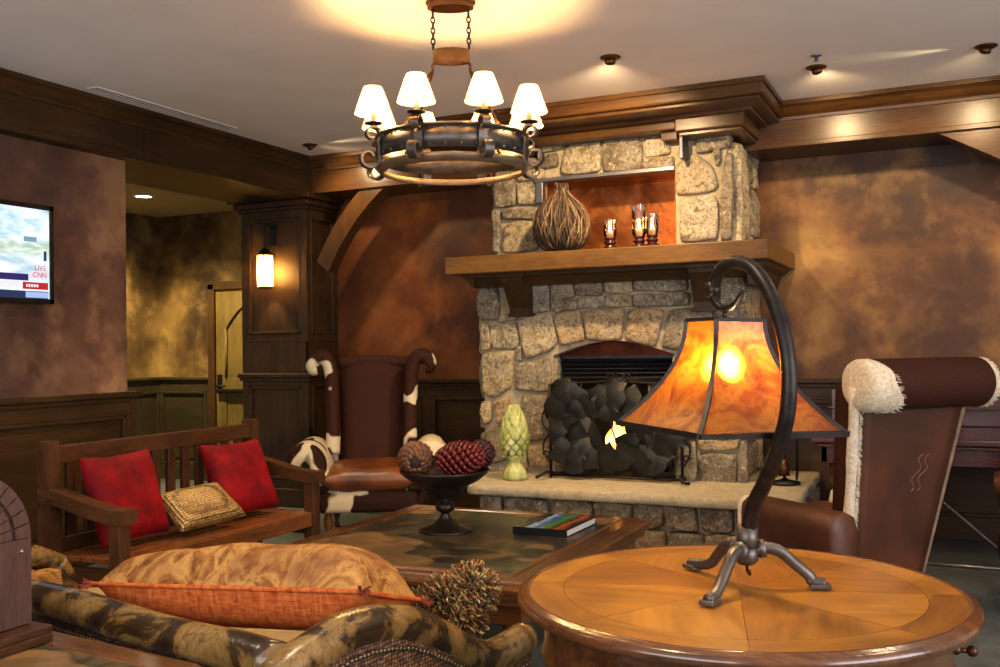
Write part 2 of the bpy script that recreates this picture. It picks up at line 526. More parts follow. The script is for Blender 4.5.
# column -------------------------------------------------------------------
b = MB()
cx0, cx1, cy = -5.77, -5.06, 6.94
b.b2((cx0+.02, cy+.02, 0), (cx1-.02, YB+.7, 2.72))
def frame_front(mb, x0, x1, z0, z1, y, st=.07):
    for (p, q) in (((x0, z0), (x0+st, z1)), ((x1-st, z0), (x1, z1)), ((x0+st, z0), (x1-st, z0+st)), ((x0+st, z1-st), (x1-st, z1))):
        mb.b2((p[0], y, p[1]), (q[0], y+.025, q[1]), .004)
    a, c, e, f = x0+st, x1-st, z0+st, z1-st
    for (p, q) in (((a, e), (a+.03, f)), ((c-.03, e), (c, f)), ((a, e), (c, e+.03)), ((a, f-.03), (c, f))):
        mb.b2((p[0], y-.006, p[1]), (q[0], y+.025, q[1]), .01)
def frame_side(mb, y0, y1, z0, z1, x, st=.06):
    for (p, q) in (((y0, z0), (y0+st, z1)), ((y1-st, z0), (y1, z1)), ((y0+st, z0), (y1-st, z0+st)), ((y0+st, z1-st), (y1-st, z1))):
        mb.b2((x-.025, p[0], p[1]), (x, q[0], q[1]), .004)
    a, c, e, f = y0+st, y1-st, z0+st, z1-st
    for (p, q) in (((a, e), (a+.025, f)), ((c-.025, e), (c, f)), ((a, e), (c, e+.025)), ((a, f-.025), (c, f))):
        mb.b2((x-.025, p[0], p[1]), (x+.006, q[0], q[1]), .008)
frame_front(b, cx0, cx1, 1.43, 2.58, cy)
b.b2((cx0, cy, 1.16), (cx1, cy+.025, 1.43), .004)
frame_front(b, cx0, cx1, .16, 1.12, cy)
frame_side(b, cy, YB, 1.43, 2.58, cx1)
b.b2((cx1-.025, cy, 1.16), (cx1, YB, 1.43), .004)
frame_side(b, cy, YB, .16, 1.12, cx1)
b.b2((cx0-.03, cy-.04, 1.12), (cx1+.04, YB, 1.16), .01)
b.b2((cx0-.02, cy-.02, 1.09), (cx1+.02, YB, 1.12), .006)
b.b2((cx0-.02, cy-.025, 0), (cx1+.025, YB, .16), .008)
b.b2((cx0-.02, cy-.02, 2.58), (cx1+.02, YB, 2.61), .006)
b.b2((cx0-.05, cy-.05, 2.61), (cx1+.05, YB, 2.66), .012)
b.b2((cx0-.09, cy-.09, 2.66), (cx1+.09, YB, 2.71), .012)
struct('trim_7', b, W['darkz'], 'dark panelled wooden column carrying the hanging lantern', 'column')

# braces -------------------------------------------------------------------
def brace(mb, p0, p1, sag, w, th, y):
    """curved knee brace in the plane y from p0 (x,z) low to p1 high"""
    n = 12; A = Vector(p0); B_ = Vector(p1); d = (B_-A); nn = Vector((d.y, -d.x)).normalized()
    lo = []; hi = []
    for i in range(n+1):
        t = i/n
        p = A+d*t+nn*sag*4*t*(1-t)
        lo.append(p+nn*0); hi.append(p-nn*w)
    poly = [tuple(p) for p in lo]+[tuple(p) for p in hi[::-1]]
    mb.prism(poly, y-th/2, y+th/2, 'y')
    return mb
b = MB(); brace(b, (-4.85, 2.02), (-4.28, 2.70), -.055, .15, .13, 7.02)
b.b2((-5.06, 6.95, 1.98), (-4.86, 7.09, 2.70))
b2_ = MB(); brace(b2_, (-4.85, 2.02), (-4.28, 2.70), -.055, .15, .13, 7.02)
struct('trim_8', b2_, W['beamz'], 'curved wooden brace from the column to the back beam', 'brace')
b = MB(); brace(b, (.75, 2.17), (-.09, 2.70), .02, -.17, .14, 7.02)
struct('trim_9', b, W['beamx'], 'wooden corner brace under the beam at the right edge', 'brace')

b = MB()
b.b2((.74, 6.96, 0), (1.34, YB, 2.70))
frame_front(b, .72, 1.36, 1.2, 2.6, 6.94); frame_front(b, .72, 1.36, .16, 1.12, 6.94)
b.b2((.69, 6.90, 1.12), (1.39, YB, 1.16), .01).b2((.70, 6.92, 0), (1.38, YB, .16), .008)
struct('trim_11', b, W['darkz'], 'dark panelled wooden column under the right end of the back beam', 'column')

# passage door ---------------------------------------------------------------
dr = thing('door_1', 'olive wooden door with arched panel at the end of the side passage', 'door', (-6.6, 8.06, 0)); dr['kind'] = 'structure'
f = MB()
f.b2((-.52, -.05, 0), (-.43, .04, 2.07), .01).b2((.43, -.05, 0), (.52, .04, 2.07), .01).b2((-.52, -.05, 2.0), (.52, .04, 2.09), .01)
f.build('door_frame', W['darkz'], dr)
l = MB(); l.b2((-.43, -.005, .01), (.43, .035, 2.0))
for sx in (-1, 1):
    l.b2((sx*.43, -.02, .01), (sx*.30, -.004, 2.0), .004)
l.b2((-.30, -.02, .01), (.30, -.004, .22), .004).b2((-.30, -.02, .92), (.30, -.004, 1.08), .004)
top = [(-.30, 2.0)]+[(-.30+.6*i/14, 1.6+.24*math.sin(PI*i/14)) for i in range(15)]+[(.30, 2.0)]
l.prism(top, -.02, -.004, 'y')
md = [(-.30, -.02, 1.08), (-.30, -.02, 1.6)]+[(-.30+.6*i/14, -.02, 1.6+.24*math.sin(PI*i/14)) for i in range(15)]+[(.30, -.02, 1.08)]
l.tube(md, .012, 6)
LEAF = l.build('door_leaf', m_wood('door wood', '#3a3014', '#5c4c22', '#7a6632', 'z', .45), dr)
h = MB(); h.b2((-.41, -.035, .92), (-.35, -.018, 1.12), .006).tube([(-.38, -.03, 1.0), (-.38, -.08, 1.0), (-.27, -.08, 1.0)], .012, 8)
h.b2((-.40, -.08, .93), (.2, -.03, .97), .01)
h.build('door_handle', M_black, LEAF)

# crown over the chimney -----------------------------------------------------
b = MB()
b.b2((-3.5, 6.12, 2.97), (-1.04, 6.94, 3.0))
b.b2((-3.49, 6.13, 2.90), (-1.05, 6.94, 2.975), .012)
b.b2((-3.46, 6.17, 2.875), (-1.08, 6.94, 2.90), .008)
b.b2((-3.4, 6.36, 2.855), (-1.16, 6.94, 2.88), .006)
b.b2((-3.36, 6.4, 2.86), (-1.2, 6.94, 2.88))
b.b2((-3.0, 6.44, 2.80), (-1.66, 6.94, 2.86), .008)
b.b2((-1.68, 6.40, 2.77), (-1.22, 6.94, 2.87), .01)
b.b2((-1.66, 6.43, 2.745), (-1.24, 6.94, 2.775), .008)
b.b2((-1.80, 6.5, 2.745), (-1.69, 6.7, 2.81), .004)
struct('trim_10', b, W['beamx'], 'stepped wooden crown moulding capping the stone chimney', 'crown moulding')
# ------------------------------------------------------------------ fireplace
fp = thing('fireplace', 'tall fieldstone fireplace with wooden mantel and raised stone hearth', 'fireplace', (-2.27, 6.6, 0))
FRONT_STONES = [[(-3.25,1.81),(-3.09,1.8),(-3.08,1.56),(-3.26,1.57)],[(-3.24,1.55),(-3.17,1.54),(-3.16,1.34),(-3.23,1.34)],[(-3.16,1.49),(-3.08,1.53),(-2.95,1.54),(-2.93,1.38),(-2.98,1.34),(-3.12,1.35),(-3.16,1.43)],[(-2.92,1.58),(-2.66,1.59),(-2.62,1.4),(-2.66,1.34),(-2.87,1.26),(-2.91,1.41)],[(-2.64,1.59),(-2.44,1.61),(-2.41,1.39),(-2.6,1.36)],[(-2.42,1.61),(-2.11,1.62),(-2.14,1.4),(-2.39,1.39)],[(-2.08,1.61),(-1.82,1.6),(-1.9,1.34),(-2.11,1.4)],[(-1.78,1.6),(-1.5,1.6),(-1.49,1.35),(-1.58,1.3),(-1.86,1.34)],[(-3.08,1.6),(-2.9,1.6),(-2.95,1.55),(-3.08,1.54)],[(-2.88,1.81),(-2.68,1.81),(-2.67,1.61),(-2.89,1.6)],[(-2.66,1.81),(-2.49,1.81),(-2.48,1.7),(-2.66,1.69)],[(-2.48,1.81),(-2.27,1.81),(-2.27,1.72),(-2.47,1.72)],[(-2.25,1.81),(-2.05,1.82),(-2.05,1.72),(-2.25,1.72)],[(-2.04,1.82),(-1.66,1.81),(-1.66,1.72),(-2.04,1.73)],[(-2.46,1.7),(-2.25,1.71),(-2.25,1.63),(-2.46,1.62)],[(-2.24,1.71),(-2.06,1.71),(-2.07,1.63),(-2.24,1.63)],[(-2.65,1.69),(-2.47,1.69),(-2.47,1.62),(-2.64,1.6)],[(-2.05,1.71),(-1.64,1.71),(-1.65,1.62),(-2.05,1.62)],[(-3.23,1.31),(-2.97,1.33),(-2.98,1.17),(-3.0,1.05),(-3.15,0.98),(-3.23,1.03)],[(-2.95,1.35),(-2.91,1.35),(-2.9,1.25),(-2.94,1.25)],[(-2.94,1.23),(-2.68,1.28),(-2.68,1.05),(-2.72,1.03),(-2.97,1.04)],[(-3.24,0.93),(-3.17,0.95),(-3.16,0.81),(-3.21,0.78),(-3.25,0.87)],[(-3.14,0.96),(-3.02,0.98),(-3.0,0.82),(-3.11,0.79)],[(-2.91,0.99),(-2.72,1.01),(-2.67,0.93),(-2.7,0.69),(-2.9,0.67),(-2.92,0.82)],[(-3.22,0.74),(-3.1,0.77),(-3.02,0.75),(-3.0,0.53),(-3.18,0.49),(-3.24,0.59)],[(-2.86,0.63),(-2.68,0.64),(-2.68,0.49),(-2.86,0.47)],[(-3.25,0.45),(-3.01,0.48),(-3.0,0.41),(-3.24,0.39)],[(-2.98,0.79),(-2.94,0.77),(-2.88,0.64),(-2.88,0.45),(-2.98,0.43)],[(-1.75,0.7),(-1.62,0.7),(-1.62,0.42),(-1.76,0.42)],[(-1.6,0.71),(-1.34,0.71),(-1.35,0.65),(-1.6,0.63)],[(-1.6,0.61),(-1.35,0.62),(-1.36,0.41),(-1.61,0.41)],[(-1.33,0.71),(-1.28,0.71),(-1.28,0.43),(-1.34,0.41)],[(-1.74,1.29),(-1.54,1.29),(-1.54,1.02),(-1.74,1.0)],[(-1.51,1.33),(-1.27,1.34),(-1.28,1.02),(-1.52,1.01)],[(-1.74,0.98),(-1.35,0.99),(-1.35,0.73),(-1.75,0.72)],[(-1.33,0.99),(-1.28,0.99),(-1.28,0.73),(-1.34,0.73)],[(-1.47,1.81),(-1.28,1.81),(-1.27,1.63),(-1.46,1.61)],[(-1.47,1.59),(-1.27,1.6),(-1.28,1.36),(-1.47,1.35)],[(-1.64,1.81),(-1.49,1.81),(-1.49,1.61),(-1.63,1.62)],[(-3.11,2.66),(-2.94,2.65),(-2.93,2.4),(-3.11,2.4)],[(-2.92,2.65),(-2.7,2.65),(-2.71,2.57),(-2.91,2.58)],[(-2.91,2.56),(-2.75,2.56),(-2.75,2.39),(-2.92,2.4)],[(-3.12,2.38),(-3.05,2.38),(-3.07,2.06),(-3.12,2.06)],[(-3.04,2.38),(-2.75,2.37),(-2.75,2.29),(-3.04,2.3)],[(-3.03,2.25),(-2.98,2.28),(-2.8,2.28),(-2.77,2.21),(-2.76,2.06),(-3.04,2.06)],[(-2.75,2.84),(-2.54,2.84),(-2.58,2.78),(-2.73,2.77)],[(-2.73,2.75),(-2.6,2.76),(-2.6,2.66),(-2.73,2.66)],[(-2.51,2.85),(-2.27,2.85),(-2.27,2.59),(-2.58,2.59)],[(-2.25,2.84),(-2.06,2.85),(-1.97,2.78),(-1.97,2.58),(-2.25,2.58)],[(-1.97,2.85),(-1.79,2.85),(-1.79,2.79),(-1.93,2.79)],[(-1.94,2.78),(-1.82,2.78),(-1.77,2.72),(-1.77,2.67),(-1.94,2.66)],[(-1.96,2.65),(-1.74,2.65),(-1.74,2.58),(-1.96,2.58)],[(-3.06,2.75),(-2.77,2.74),(-2.77,2.66),(-3.06,2.67)],[(-1.57,2.9),(-1.38,2.89),(-1.35,2.8),(-1.35,2.68),(-1.48,2.67),(-1.58,2.66)],[(-1.47,2.65),(-1.42,2.67),(-1.43,2.59),(-1.45,2.56)],[(-1.73,2.57),(-1.66,2.64),(-1.58,2.65),(-1.49,2.57),(-1.44,2.43),(-1.47,2.39),(-1.72,2.38)],[(-1.71,2.35),(-1.47,2.36),(-1.44,2.29),(-1.45,2.06),(-1.71,2.06)],[(-1.42,2.42),(-1.39,2.64),(-1.34,2.64),(-1.35,2.06),(-1.43,2.05)]]

def stone(mb, poly, T, depth=.06, seed=0, rag=.012):
    """one rough stone: poly in the local XZ plane, bulging to -Y"""
    P = [Vector((p[0], p[1])) for p in poly]
    cc = sum(P, Vector((0, 0)))/len(P)
    P = [p+(p-cc).normalized()*.007 for p in P]
    # resample + round the corners
    for _ in range(2):
        Q = []
        for i in range(len(P)):
            a, c = P[i], P[(i+1) % len(P)]
            q = .085 if _ == 0 else .25
            Q += [a.lerp(c, q), a.lerp(c, 1-q)]
        P = Q
    L = sum((P[(i+1) % len(P)]-P[i]).length for i in range(len(P)))
    n = max(20, min(56, int(L/.022)))
    R = []; acc = 0; i = 0; step = L/n; pos = 0
    segs = [(P[k], P[(k+1) % len(P)]) for k in range(len(P))]
    cum = [0]
    for s_ in segs: cum.append(cum[-1]+(s_[1]-s_[0]).length)
    for k in range(n):
        t = k*step
        while cum[i+1] < t: i += 1
        s_ = segs[i]; f = (t-cum[i])/max(1e-6, cum[i+1]-cum[i])
        R.append(s_[0].lerp(s_[1], f))
    cen = sum(R, Vector((0, 0)))/n
    small = min(max(p.x for p in R)-min(p.x for p in R), max(p.y for p in R)-min(p.y for p in R))
    depth = min(depth, small*.45+.012)
    rings = [(1.0, .03), (1.0, -depth*.3), (.975, -depth*.68), (.93, -depth*.92), (.8, -depth), (.6, -depth*1.03), (.4, -depth*1.04), (.2, -depth*1.03)]
    vs = []; fs = []
    for (k, y) in rings:
        for p in R:
            q = cen+(p-cen)*k
            nv = noise.noise_vector(Vector((q.x*7+seed, q.y*7, seed*1.7)))
            n2 = noise.noise(Vector((q.x*26+seed, q.y*26, seed)))
            o = 1 if y < 0 else 0
            vs.append((q.x+nv.x*rag*o, y+o*(nv.z*depth*.45+n2*.009), q.y+nv.y*rag*o))
    m = len(R)
    for r in range(len(rings)-1):
        for k in range(m):
            k2 = (k+1) % m
            fs.append((r*m+k, r*m+k2, (r+1)*m+k2, (r+1)*m+k))
    vs.append((cen.x, -depth*1.04, cen.y))
    for k in range(m):
        fs.append(((len(rings)-1)*m+k, (len(rings)-1)*m+(k+1) % m, len(vs)-1))
    mb.add(vs, fs, T, True)

YF = 6.62
core = MB()
HZ = .43
xl, xr = -3.22, -1.33
NX0, NX1, NZ0, NZ1 = -2.70, -1.735, 2.0, 2.56     # niche
FX0, FX1 = -2.665, -1.765                          # firebox
core.b2((xl, YF, HZ-.05), (FX0, YB, 2.0)).b2((FX1, YF, HZ-.05), (xr, YB, 2.0))
arch = [(FX0, 1.30)]+[(FX0+(FX1-FX0)*i/16, 1.29+.10*math.sin(PI*i/16)) for i in range(17)]+[(FX1, 1.30)]
core.prism([(FX0, 2.0)]+arch[1:-1]+[(FX1, 2.0)], YF, YF+.3, 'y')
core.b2((xl+.12, YF, 2.0), (NX0, YB, 2.66)).b2((NX1, YF, 2.0), (xr-.05, YB, 2.93))
core.b2((-2.76, YF, NZ1), (NX1, YB, 2.9))
core.b2((xl+.12, YF+.02, 2.6), (-2.7, YB, 2.7))
core.build('chimney_core', M_mortar, fp, world=True)

st = MB()
TF = Matrix.Translation((0, YF, 0))
for i, p in enumerate(FRONT_STONES):
    stone(st, p, TF, .042, i*3.1)
# right return of the chimney (faces +x): long upright stones
TR = Matrix.Translation((xr-.02, YF, 0)) @ Matrix.Rotation(PI/2, 4, 'Z')
random.seed(3)
z = .45
while z < 2.7:
    h = random.uniform(.18, .36); x = .01
    while x < .72:
        w = random.uniform(.16, .34)
        if x+w > .6: w = .76-x
        stone(st, [(x+.01, z), (x+w-.012, z+random.uniform(0, .02)), (x+w-.012, min(z+h-.012, 2.72)), (x+.012, min(z+h-.018, 2.72))], TR, .045, z*9+x*5)
        x += w
    z += h
stone(st, [(.02, 2.06), (.30, 2.06), (.36, 2.3), (.28, 2.55), (.1, 2.72), (.03, 2.6)], TR, .06, 77)
# left return
TL = Matrix.Translation((xl, YF, 0)) @ Matrix.Rotation(-PI/2, 4, 'Z')
z = .45
while z < 2.5:
    h = random.uniform(.2, .34)
    if z+h > 1.9: TL = Matrix.Translation((xl+.12, YF, 0)) @ Matrix.Rotation(-PI/2, 4, 'Z'); z = max(z, 2.04)
    stone(st, [(-.38, z), (-.01, z), (-.01, z+h-.015), (-.38, z+h-.015)], TL, .05, z*9)
    z += h
sto = st.build('stone_facing', M_stone, fp, world=True)
# inner jambs of the firebox opening
for (x, s) in ((FX0, 1), (FX1, -1)):
    ij = MB(); T = Matrix.Translation((x, YF, 0)) @ Matrix.Rotation(s*PI/2, 4, 'Z')
    for z0, z1 in ((.44, .7), (.71, 1.0), (1.01, 1.28)):
        stone(ij, [(.02*s, z0), (.22*s, z0), (.22*s, z1), (.02*s, z1)], T, .02, z0*11+s)
    ij.build('jamb_stones', M_stone, fp, world=True)

# hearth
hb = MB()
sl = [(-3.02, 5.92), (-2.5, 5.905), (-1.9, 5.89), (-1.4, 5.87), (-.92, 5.9), (-.87, 6.05), (-.9, 7.34), (-3.3, 7.34), (-3.27, 6.6)]
P = []
for i in range(len(sl)):
    a, c = Vector(sl[i]), Vector(sl[(i+1) % len(sl)])
    for k in range(8):
        q = a.lerp(c, k/8); nz = noise.noise_vector(Vector((q.x*5, q.y*5, 1.3)))
        P.append(Vector((q.x+nz.x*.018, q.y+nz.y*.018)))
cen = Vector((-2.1, 6.6))
rings = []
for (k, z) in ((.985, .365), (1.0, .375), (1.003, .40), (.998, .422), (.988, .43)):
    rings.append([(cen.x+(p.x-cen.x)*k + .01*noise.noise(Vector((p.x*14, p.y*14, z*60))), cen.y+(p.y-cen.y)*k+.012*noise.noise(Vector((p.x*13, p.y*13, z*60+5))), z) for p in P])
hb.loft(rings)
hb.build('hearth_slab', M_slab, fp, world=True)
bs = MB()
bs.b2((-2.96, 6.03, 0), (-.95, 7.3, .37))
bs.build('hearth_core', M_mortar, fp, world=True)
hs = MB()
TH = Matrix.Translation((0, 6.03, 0))
random.seed(11)
for row, (z0, z1) in enumerate(((.0, .19), (.2, .36))):
    x = -2.97
    while x < -.97:
        w = random.uniform(.16, .4)
        if x+w > -1.05: w = -.94-x
        j = lambda: random.uniform(-.02, .02)
        stone(hs, [(x+.012, z0+.008+max(0, j())), (x+w*.5, z0+.006), (x+w-.01, z0+.008+max(0, j())), (x+w-.012+j(), z1-abs(j())), (x+w*.4, z1+.0), (x+.012+j(), z1-abs(j()))], TH, .06, x*7+row*5)
        x += w
TH2 = Matrix.Translation((-.95, 6.03, 0)) @ Matrix.Rotation(PI/2, 4, 'Z')
for z0, z1 in ((.0, .18), (.19, .36)):
    x = .02
    while x < 1.2:
        w = random.uniform(.2, .4)
        stone(hs, [(x, z0), (x+w-.015, z0), (x+w-.015, z1), (x, z1)], TH2, .05, x*5+z0*30)
        x += w
hs.build('hearth_stones', M_stone_dark, fp, world=True)

# mantel
mt = MB()
mt.b2((-3.35, 6.25, 1.885), (-1.06, YB-.02, 2.01), .008)
mt.build('mantel_shelf', W['mantelx'], fp, world=True)
bm_ = MB()
prof = [(6.40, 1.886), (6.40, 1.865), (6.45, 1.855), (6.48, 1.83), (6.50, 1.80), (6.56, 1.80), (6.64, 1.80), (6.64, 1.886)]
bm_.prism(prof, -3.25, -1.16, 'x')
prof = [(-3.30, 1.886), (-3.28, 1.862), (-3.25, 1.84), (-3.22, 1.80), (-3.20, 1.80), (-3.20, 1.886)]
bm_.prism(prof, 6.42, YB-.02, 'y')
prof = [(-1.10, 1.886), (-1.12, 1.862), (-1.16, 1.84), (-1.19, 1.74), (-1.22, 1.74), (-1.22, 1.886)]
bm_.prism(prof, 6.42, YB-.02, 'y')
bm_.build('mantel_moulding', W['darkx'], fp, world=True)
for x0, x1 in ((-2.965, -2.80), (-1.60, -1.435)):
    k = MB()
    k.prism([(6.62, 1.58), (6.56, 1.58), (6.53, 1.60), (6.53, 1.64), (6.50, 1.68), (6.46, 1.74), (6.42, 1.80), (6.385, 1.83), (6.385, 1.86), (6.62, 1.86)], x0, x1, 'x')
    k.b2((x0-.02, 6.36, 1.855), (x1+.02, 6.62, 1.886), .004)
    k.b2((x0-.01, 6.52, 1.575), (x1+.01, 6.62, 1.60), .004)
    k.build('mantel_bracket', W['darkz'], fp, world=True)

# niche lining
tc = NT('hammered copper'); vv = tc.coords()
f1 = tc.noise(vv, 4, 5, .6, .8)
tc.base(tc.ramp(f1, [(.3, '#5e3012'), (.5, '#96562a'), (.7, '#c48448')])); tc.set(Metallic=.8, Roughness=.36)
tc.bump(tc.noise(vv, 22, 3, .6), .35, .01)
M_copper = tc.mat
n_ = MB()
n_.b2((NX0, 7.0, NZ0), (NX1, 7.02, NZ1)).b2((NX0, 6.64, NZ0), (NX0+.01, 7.0, NZ1)).b2((NX1-.01, 6.64, NZ0), (NX1, 7.0, NZ1)).b2((NX0, 6.64, NZ1-.01), (NX1, 7.0, NZ1))
n_.build('copper_lining', M_copper, fp, world=True)
n_ = MB()
n_.b2((-2.76, 6.55, NZ1-.012), (NX1+.01, 6.66, NZ1+.015), .003)
n_.b2((-2.755, 6.555, 2.40), (-2.70, 6.62, NZ1), .003)
n_.build('steel_lintel', M_steel, fp, world=True)
n_ = MB(); n_.b2((-1.66, 6.44, 2.60), (-1.635, 6.60, 2.88), .004)
n_.build('dark_strip', m_plain('dark metal strip', '#4a4c56', .45, .7), fp, world=True)  # narrow dark strip at the left edge of the right pillar

# firebox
fb = MB()
fb.b2((FX0, 7.12, .43), (FX1, 7.16, 1.5)).b2((FX0-.02, 6.85, .43), (FX0+.02, 7.14, 1.5)).b2((FX1-.02, 6.85, .43), (FX1+.02, 7.14, 1.5)).b2((FX0, 6.8, 1.40), (FX1, 7.15, 1.44)).b2((FX0, 6.64, .425), (FX1, 7.14, .437))
fb.build('firebox', m_plain('sooty firebrick', '#15120f', .9), fp, world=True)
hd = MB()
hd.prism(arch+[(FX1, 1.275), (FX0, 1.275)], YF+.12, YF+.16, 'y')
hd.build('copper_hood', m_plain('dark copper', '#4e2413', .35, .85, var=.5, nscale=7), fp, world=True)
lv = MB()
lv.b2((FX0, YF+.10, 1.10), (FX0+.03, YF+.18, 1.28)).b2((FX1-.03, YF+.10, 1.10), (FX1, YF+.18, 1.28))
for k in range(6):
    lv.box(((FX0+FX1)/2, YF+.14, 1.115+k*.031), (FX1-FX0-.02, .045, .006), R=Matrix.Rotation(-.6, 4, 'X'))
lv.b2((FX0, YF+.1, 1.262), (FX1, YF+.17, 1.285)).b2((FX0, YF+.17, 1.09), (FX1, YF+.175, 1.28))
lv.build('louvre_grille', m_plain('black louvre', '#34343a', .36, .6), fp, world=True)

# fire ----------------------------------------------------------------------
gf = thing('fire', 'small orange fire burning behind the leaf screen', 'fire', (-2.22, 6.88, .437))
random.seed(5)
for k, (p, q, r) in enumerate((((-.34, -.02, .05), (.34, .05, .055), .05), ((-.28, .1, .06), (.3, -.0, .14), .04), ((-.18, -.06, .13), (.22, .1, .10), .038))):
    m = MB(); P = [Vector(p).lerp(Vector(q), i/8) for i in range(9)]
    m.tube([a+Vector((0, random.uniform(-.006, .006), random.uniform(-.006, .006))) for a in P], [r*random.uniform(.85, 1.1) for _ in P], 9)
    m.build('log', m_plain('charred log', '#241a12', .9, bump=.6) if k == 0 else bpy.data.materials['charred log'], gf)
tfl = NT('flame'); tfl.base('#000000')
vv = tfl.coords(src='Generated'); sp = tfl.new('ShaderNodeSeparateXYZ'); tfl.ln(vv, sp.inputs[0])
tfl.ln(tfl.ramp(sp.outputs['Z'], [(0, '#ff7a12'), (.35, '#ffd070'), (.7, '#ffb040'), (1, '#ff6a10')]), tfl.b.inputs['Emission Color'])
tfl.set(Emission_Strength=3.5)
for (x, y, z, h, r) in ((-.03, -.1, .17, .27, .04), (.035, -.12, .17, .22, .035), (-.09, -.06, .16, .16, .03), (.16, -.1, .15, .15, .026), (.2, -.06, .14, .11, .02), (.0, -.02, .2, .15, .03)):
    m = MB(); P = []; R = []
    for i in range(11):
        t = i/10
        P.append((x+.018*math.sin(t*5+x*40)*t, y, z+h*t)); R.append(max(.001, r*math.sin(PI*min(1, .12+t*.88))**.8*(1-.35*t)))
    m.tube(P, R, 9); m.build('flame', tfl.mat, gf)

# leaf fire screen ------------------------------------------------------------
fs_ = thing('fire_screen', 'black iron fire screen of overlapping leaves standing on the hearth', 'fire screen', (-2.14, 6.41, .434))
f = MB()
for sx in (-1, 1):
    f.tube([(sx*.47, 0, .0), (sx*.47, 0, .66)], .011, 8)
    sc = [(sx*(.47+.0), 0, .60)]
    for k in range(15):
        a = k/14*1.6*PI; sc.append((sx*(.50+.03*math.cos(PI-a)), 0, .50-.14*k/14+.03*math.sin(a)))
    f.tube(sc, .007, 6)
    sc = [(sx*(.47+.055*math.sin(k/12*PI)), 0, .32-.22*k/12) for k in range(13)]
    f.tube(sc, .007, 6)
    f.tube([(sx*(.50+.028*(1-.04*k)*math.cos(k*.45)), -.0, .16+.028*(1-.04*k)*math.sin(k*.45)) for k in range(16)], .006, 6)
    f.tube([(sx*.47, 0, .03), (sx*.47, -.06, .05), (sx*.49, -.12, .035), (sx*.52, -.13, .018), (sx*.54, -.1, .012)], .010, 8)
    f.tube([(sx*.47, 0, .03), (sx*.47, .05, .03), (sx*.47, .08, .012)], .010, 8)
f.tube([(-.47, 0, .02), (.47, 0, .02)], .009, 8)
f.tube([(-.47, .008, .64), (-.3, .01, .66), (0, .01, .68), (.3, .01, .66), (.47, .008, .64)], .007, 8)
for k in range(7):
    x = -.38+k*.125
    f.tube(smooth_path([(x, .012, .02), (x+.03, .014, .2), (x-.02, .012, .4), (x+.02, .012, .66)], 4), .006, 6)
for x in (-.02, .05, .09):
    f.tube([(x+.035*(1-.045*k)*math.cos(k*.5), 0, .70+.035*(1-.045*k)*math.sin(k*.5)) for k in range(14)], .005, 6)
f.build('screen_frame', M_black, fs_)
lf = MB(); random.seed(21)
def leaf(mb, c, s, ang, tilt, tw):
    N = 14; vs = []; fs = []
    for i in range(N+1):
        t = i/N
        w = .60*math.sin(PI*t**.58)**.75*(1-.2*t)*(1+.16*math.cos(t*11-1.2)) if 0 < t < 1 else .0
        for j in range(-2, 3):
            u = j/2
            vs.append((u*w*s, s*(.5*(u*w)**2+.5*(t-.4)**2)-.05*s*abs(u), (t-.42-.2*abs(u)*(1-t)**2)*s*1.2))
    for i in range(N):
        for j in range(4):
            a = i*5+j; fs.append((a, a+1, a+6, a+5))
    k = len(vs)
    vs2 = [(x, y+.004, z) for x, y, z in vs]
    R_ = Matrix.Translation(c) @ Matrix.Rotation(ang, 4, 'Y') @ Matrix.Rotation(tilt, 4, 'X') @ Matrix.Rotation(tw*.3, 4, 'Z')
    mb.add(vs, fs, R_, True); mb.add(vs2, [q[::-1] for q in fs], R_, True)
cand = []
for r in range(6):
    for q in range(8):
        x = -.41+q*.118+(r % 2)*.05+random.uniform(-.02, .02); z = max(.145, .14+r*.084+random.uniform(-.02, .02))
        if abs(x) > .42: continue
        if -.16 < x < .15 and .21 < z < .42: continue
        if z > .5 and random.random() < .3: continue
        cand.append((x, z))
for (x, z) in cand:
    leaf(lf, (x, -.015+random.uniform(-.03, .012), z), random.uniform(.14, .175), random.choice((-1, 1))*random.uniform(.1, 1.1)+random.choice((0, PI, PI*.8)), random.uniform(-.35, .3), random.uniform(-1.0, 1.0))
lf.build('leaf_panel', m_plain('dull iron leaf', '#1a1a18', .45, .3, var=.3, nscale=5), fs_)
# ------------------------------------------------------------------ on the mantel
_t = NT('dry twig'); _g = _t.new('ShaderNodeNewGeometry'); _t.base(_t.ramp(_g.outputs['Random Per Island'], [(0, '#2a1d12'), (.5, '#4c3826'), (.85, '#6e583f'), (1, '#92795a')])); _t.set(Roughness=.85)
M_twig = _t.mat
u = thing('twig_urn', 'round urn of woven dry twigs on the mantel in the copper niche', 'urn', (-2.50, 6.415, 2.02))
m = MB()
prof_u = [(0.0, .005), (.10, .0), (.155, .04), (.19, .10), (.2, .17), (.19, .24), (.155, .31), (.105, .36), (.06, .40), (.04, .44), (.05, .475)]
m.lathe([(max(.003, r*.93), z) for r, z in prof_u], n=28)
m.build('urn_core', m_plain('dark twig core', '#2e231a', .9), u)
m = MB(); random.seed(4)
def urn_r(z):
    for (r0, z0), (r1, z1) in zip(prof_u[1:], prof_u[2:]):
        if z0 <= z <= z1: return r0+(r1-r0)*(z-z0)/(z1-z0)
    return .05
for k in range(150):
    a0 = random.uniform(0, 2*PI); dr_ = random.uniform(-.5, .5); z0 = random.uniform(.0, .06); z1 = random.uniform(.36, .485)
    pts = []
    for i in range(13):
        t = i/12; z = z0+(z1-z0)*t; r = urn_r(z)*(1+random.uniform(-.015, .035))
        a = a0+dr_*t+.10*math.sin(t*7+k)
        pts.append((r*math.cos(a), r*math.sin(a), z))
    m.tube(smooth_path(pts, 2), random.uniform(.003, .0062), 5)
m.build('woven_twigs', M_twig, u)

